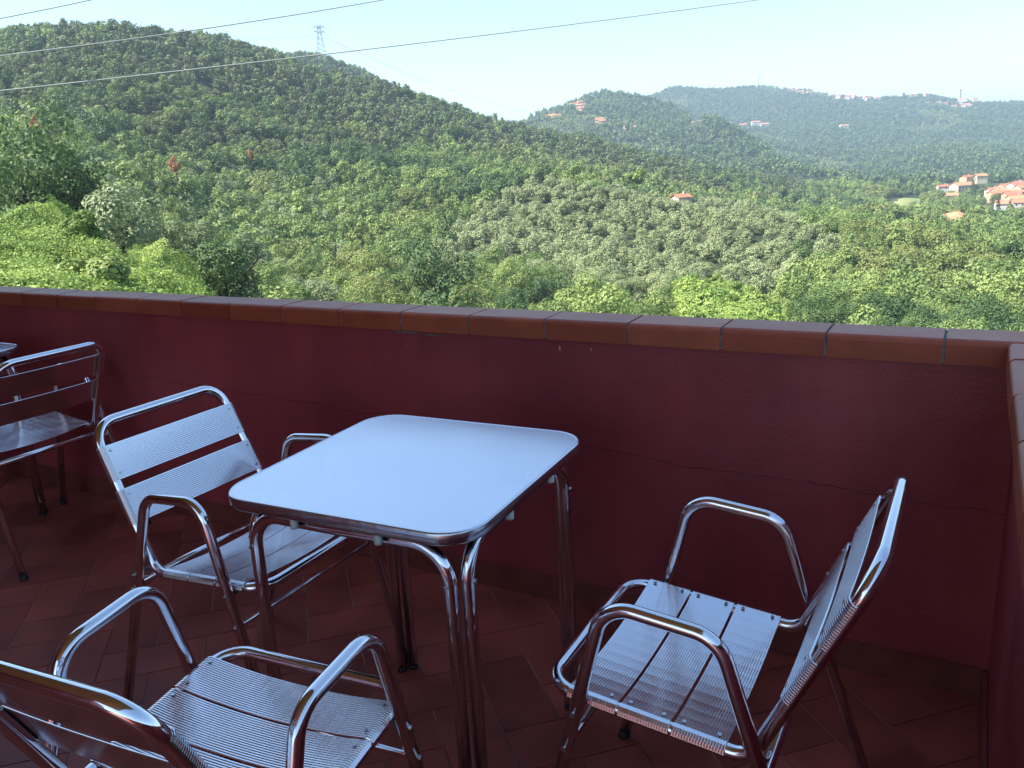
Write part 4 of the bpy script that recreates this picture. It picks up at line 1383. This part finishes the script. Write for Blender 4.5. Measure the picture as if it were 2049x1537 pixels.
HG = 'houses along the farthest skyline ridge'
for px, py, d in SKYL:
    house(px, py + 2, d, random.uniform(11, 20), random.uniform(9, 12), random.uniform(4, 7), FR + random.uniform(-.7, .7), random.randrange(3), random.choice([1, 1, 0, 3]), 'tiny pale house of the village on the farthest skyline ridge', False, HG)
for px, py, d in LONE:
    house(px, py, d, 22, 12, 8, FR, 1, 1, 'pale house alone among the woods of the far ridge', False, 'lone pale houses in the far woods')

# ------------------------------------------------------------------ towers, masts
M_STEEL, _, _ = mat('galvanised_steel', (.2, .22, .25), .7, .0)
M_MAST, _, _ = mat('dull_mast_steel', (.12, .12, .13), .7)


def pylon(px, py, dist, hgt):
    p = pixel_point(px, py, dist)
    root = empty('power_pylon', (p[0], p[1], p[2]), FR + .5)
    b = MB(); wb_, wt = hgt * .13, hgt * .035
    lv = 7
    def c(k, sx, sy):
        z = hgt * k / lv; w_ = wb_ + (wt - wb_) * min(1, k / (lv - 1)); return np.array([sx * w_, sy * w_, z])
    for k in range(lv):
        for sx, sy in ((1, 1), (1, -1), (-1, -1), (-1, 1)):
            b.cyl(c(k, sx, sy), c(k + 1, sx, sy), hgt * .0065, 4)
            b.cyl(c(k, sx, sy), c(k + 1, -sx if sx == sy else sx, sy if sx == sy else -sy), hgt * .0045, 4)
    b.build('lattice_tower', M_STEEL, root)
    for z in (.80, .93):
        a = MB(); a.cyl((-hgt * .17, 0, hgt * z), (hgt * .17, 0, hgt * z), hgt * .009, 4)
        for s in (-1, 1): a.cyl((s * hgt * .17, 0, hgt * z), (s * hgt * .03, 0, hgt * (z + .06)), hgt * .005, 4)
        a.build('cross_arm', M_STEEL, root)
    tag(root, 'lattice power pylon on the ridge of the left hill', 'pylon')


pylon(645, 124, 930, 36)


def mast(px, py, dist, hgt, lab, r=.8):
    p = pixel_point(px, py, dist); b = MB()
    b.tube([(0, 0, -8), (0, 0, hgt * .5), (0, 0, hgt)], r, 6)
    for k in range(3): b.box((-r * 2.2, -.3, hgt * (.6 + .15 * k)), (r * 2.2, .3, hgt * (.6 + .15 * k) + .8))
    o = b.build('radio_mast', M_MAST); o.location = p; tag(o, lab, 'mast')


mast(1517, 184, 3050, 60, 'thin tall radio mast on the skyline of the far ridge', 1.0)
mast(1428, 186, 2900, 26, 'short thin mast on the far ridge left of the tall radio mast', .8)
p = pixel_point(1921, 190, 3200); root = empty('bell_tower', p, FR)
b = MB(); b.box((-3, -3, -20), (3, 3, 14)); b.build('tower_shaft', M_HW[3], root)
b = MB(); b.box((-3.6, -3.6, 14), (3.6, 3.6, 15)); b.add([(-3, -3, 15), (3, -3, 15), (3, 3, 15), (-3, 3, 15), (0, 0, 19)], [(0, 1, 4), (1, 2, 4), (2, 3, 4), (3, 0, 4)]); b.build('tower_roof', M_ROOF[2], root)
tag(root, 'bell tower at the top of the farthest village', 'tower')

# ------------------------------------------------------------------ overhead cables
M_CABLE, _, _ = mat('weathered_cable', (.48, .48, .44), .6, .0)


def cable(pts, rad, lab, ta=-.35, tb=1.35):
    P = [pixel_point(*q) for q in pts]
    out = []
    n = 60
    A, B = P[0], P[-1]
    # parabola through the three points placed from image pixels
    t1 = np.linalg.norm((P[1] - A)[:2]) / np.linalg.norm((B - A)[:2])
    lin = A + (B - A) * t1
    sagz = (P[1][2] - lin[2]) / (t1 * (1 - t1))
    for k in range(n + 1):
        t = ta + (tb - ta) * k / n
        q = A + (B - A) * t; q = q + np.array([0, 0, sagz * t * (1 - t)]); out.append(q)
    b = MB(); b.tube(out, rad, 6)
    tag(b.build('overhead_cable', M_CABLE), lab, 'cable')


cable([(0, 182, 30), (640, 117, 34), (1515, 0, 46)], .021, 'lowest overhead cable, crossing the whole left hill and the sky')
cable([(0, 112, 30), (380, 62, 32), (765, 0, 36)], .021, 'middle overhead cable, crossing the top of the left hill')
cable([(0, 37, 33), (95, 19, 33.6), (190, -2, 34)], .019, 'uppermost overhead cable in the top left corner of the sky')
cable([(540, 76, 860), (590, 74, 890), (638, 73, 930)], .16, 'thin far power line reaching the pylon from the left', -.6, 1)
cable([(650, 75, 930), (850, 168, 1250), (1020, 216, 1700)], .2, 'thin far power line falling away to the right of the pylon', 0, 1.2)

# ------------------------------------------------------------------ air
hz = bpy.data.materials.new('haze_air'); hz.use_nodes = True
hn = hz.node_tree; hn.nodes.remove(hn.nodes['Principled BSDF'])
pv = hn.nodes.new('ShaderNodeVolumePrincipled')
pv.inputs['Color'].default_value = (.62, .8, 1.0, 1)
pv.inputs['Density'].default_value = .00019
pv.inputs['Anisotropy'].default_value = .2
hn.links.new(pv.outputs[0], hn.nodes['Material Output'].inputs['Volume'])
b = MB(); b.box((-9300, -9300, -161.5), (9300, 9300, 300))
hzo = b.build('haze', hz); tag(hzo, 'thin blue summer haze in the valley air', 'haze', None, 'stuff')
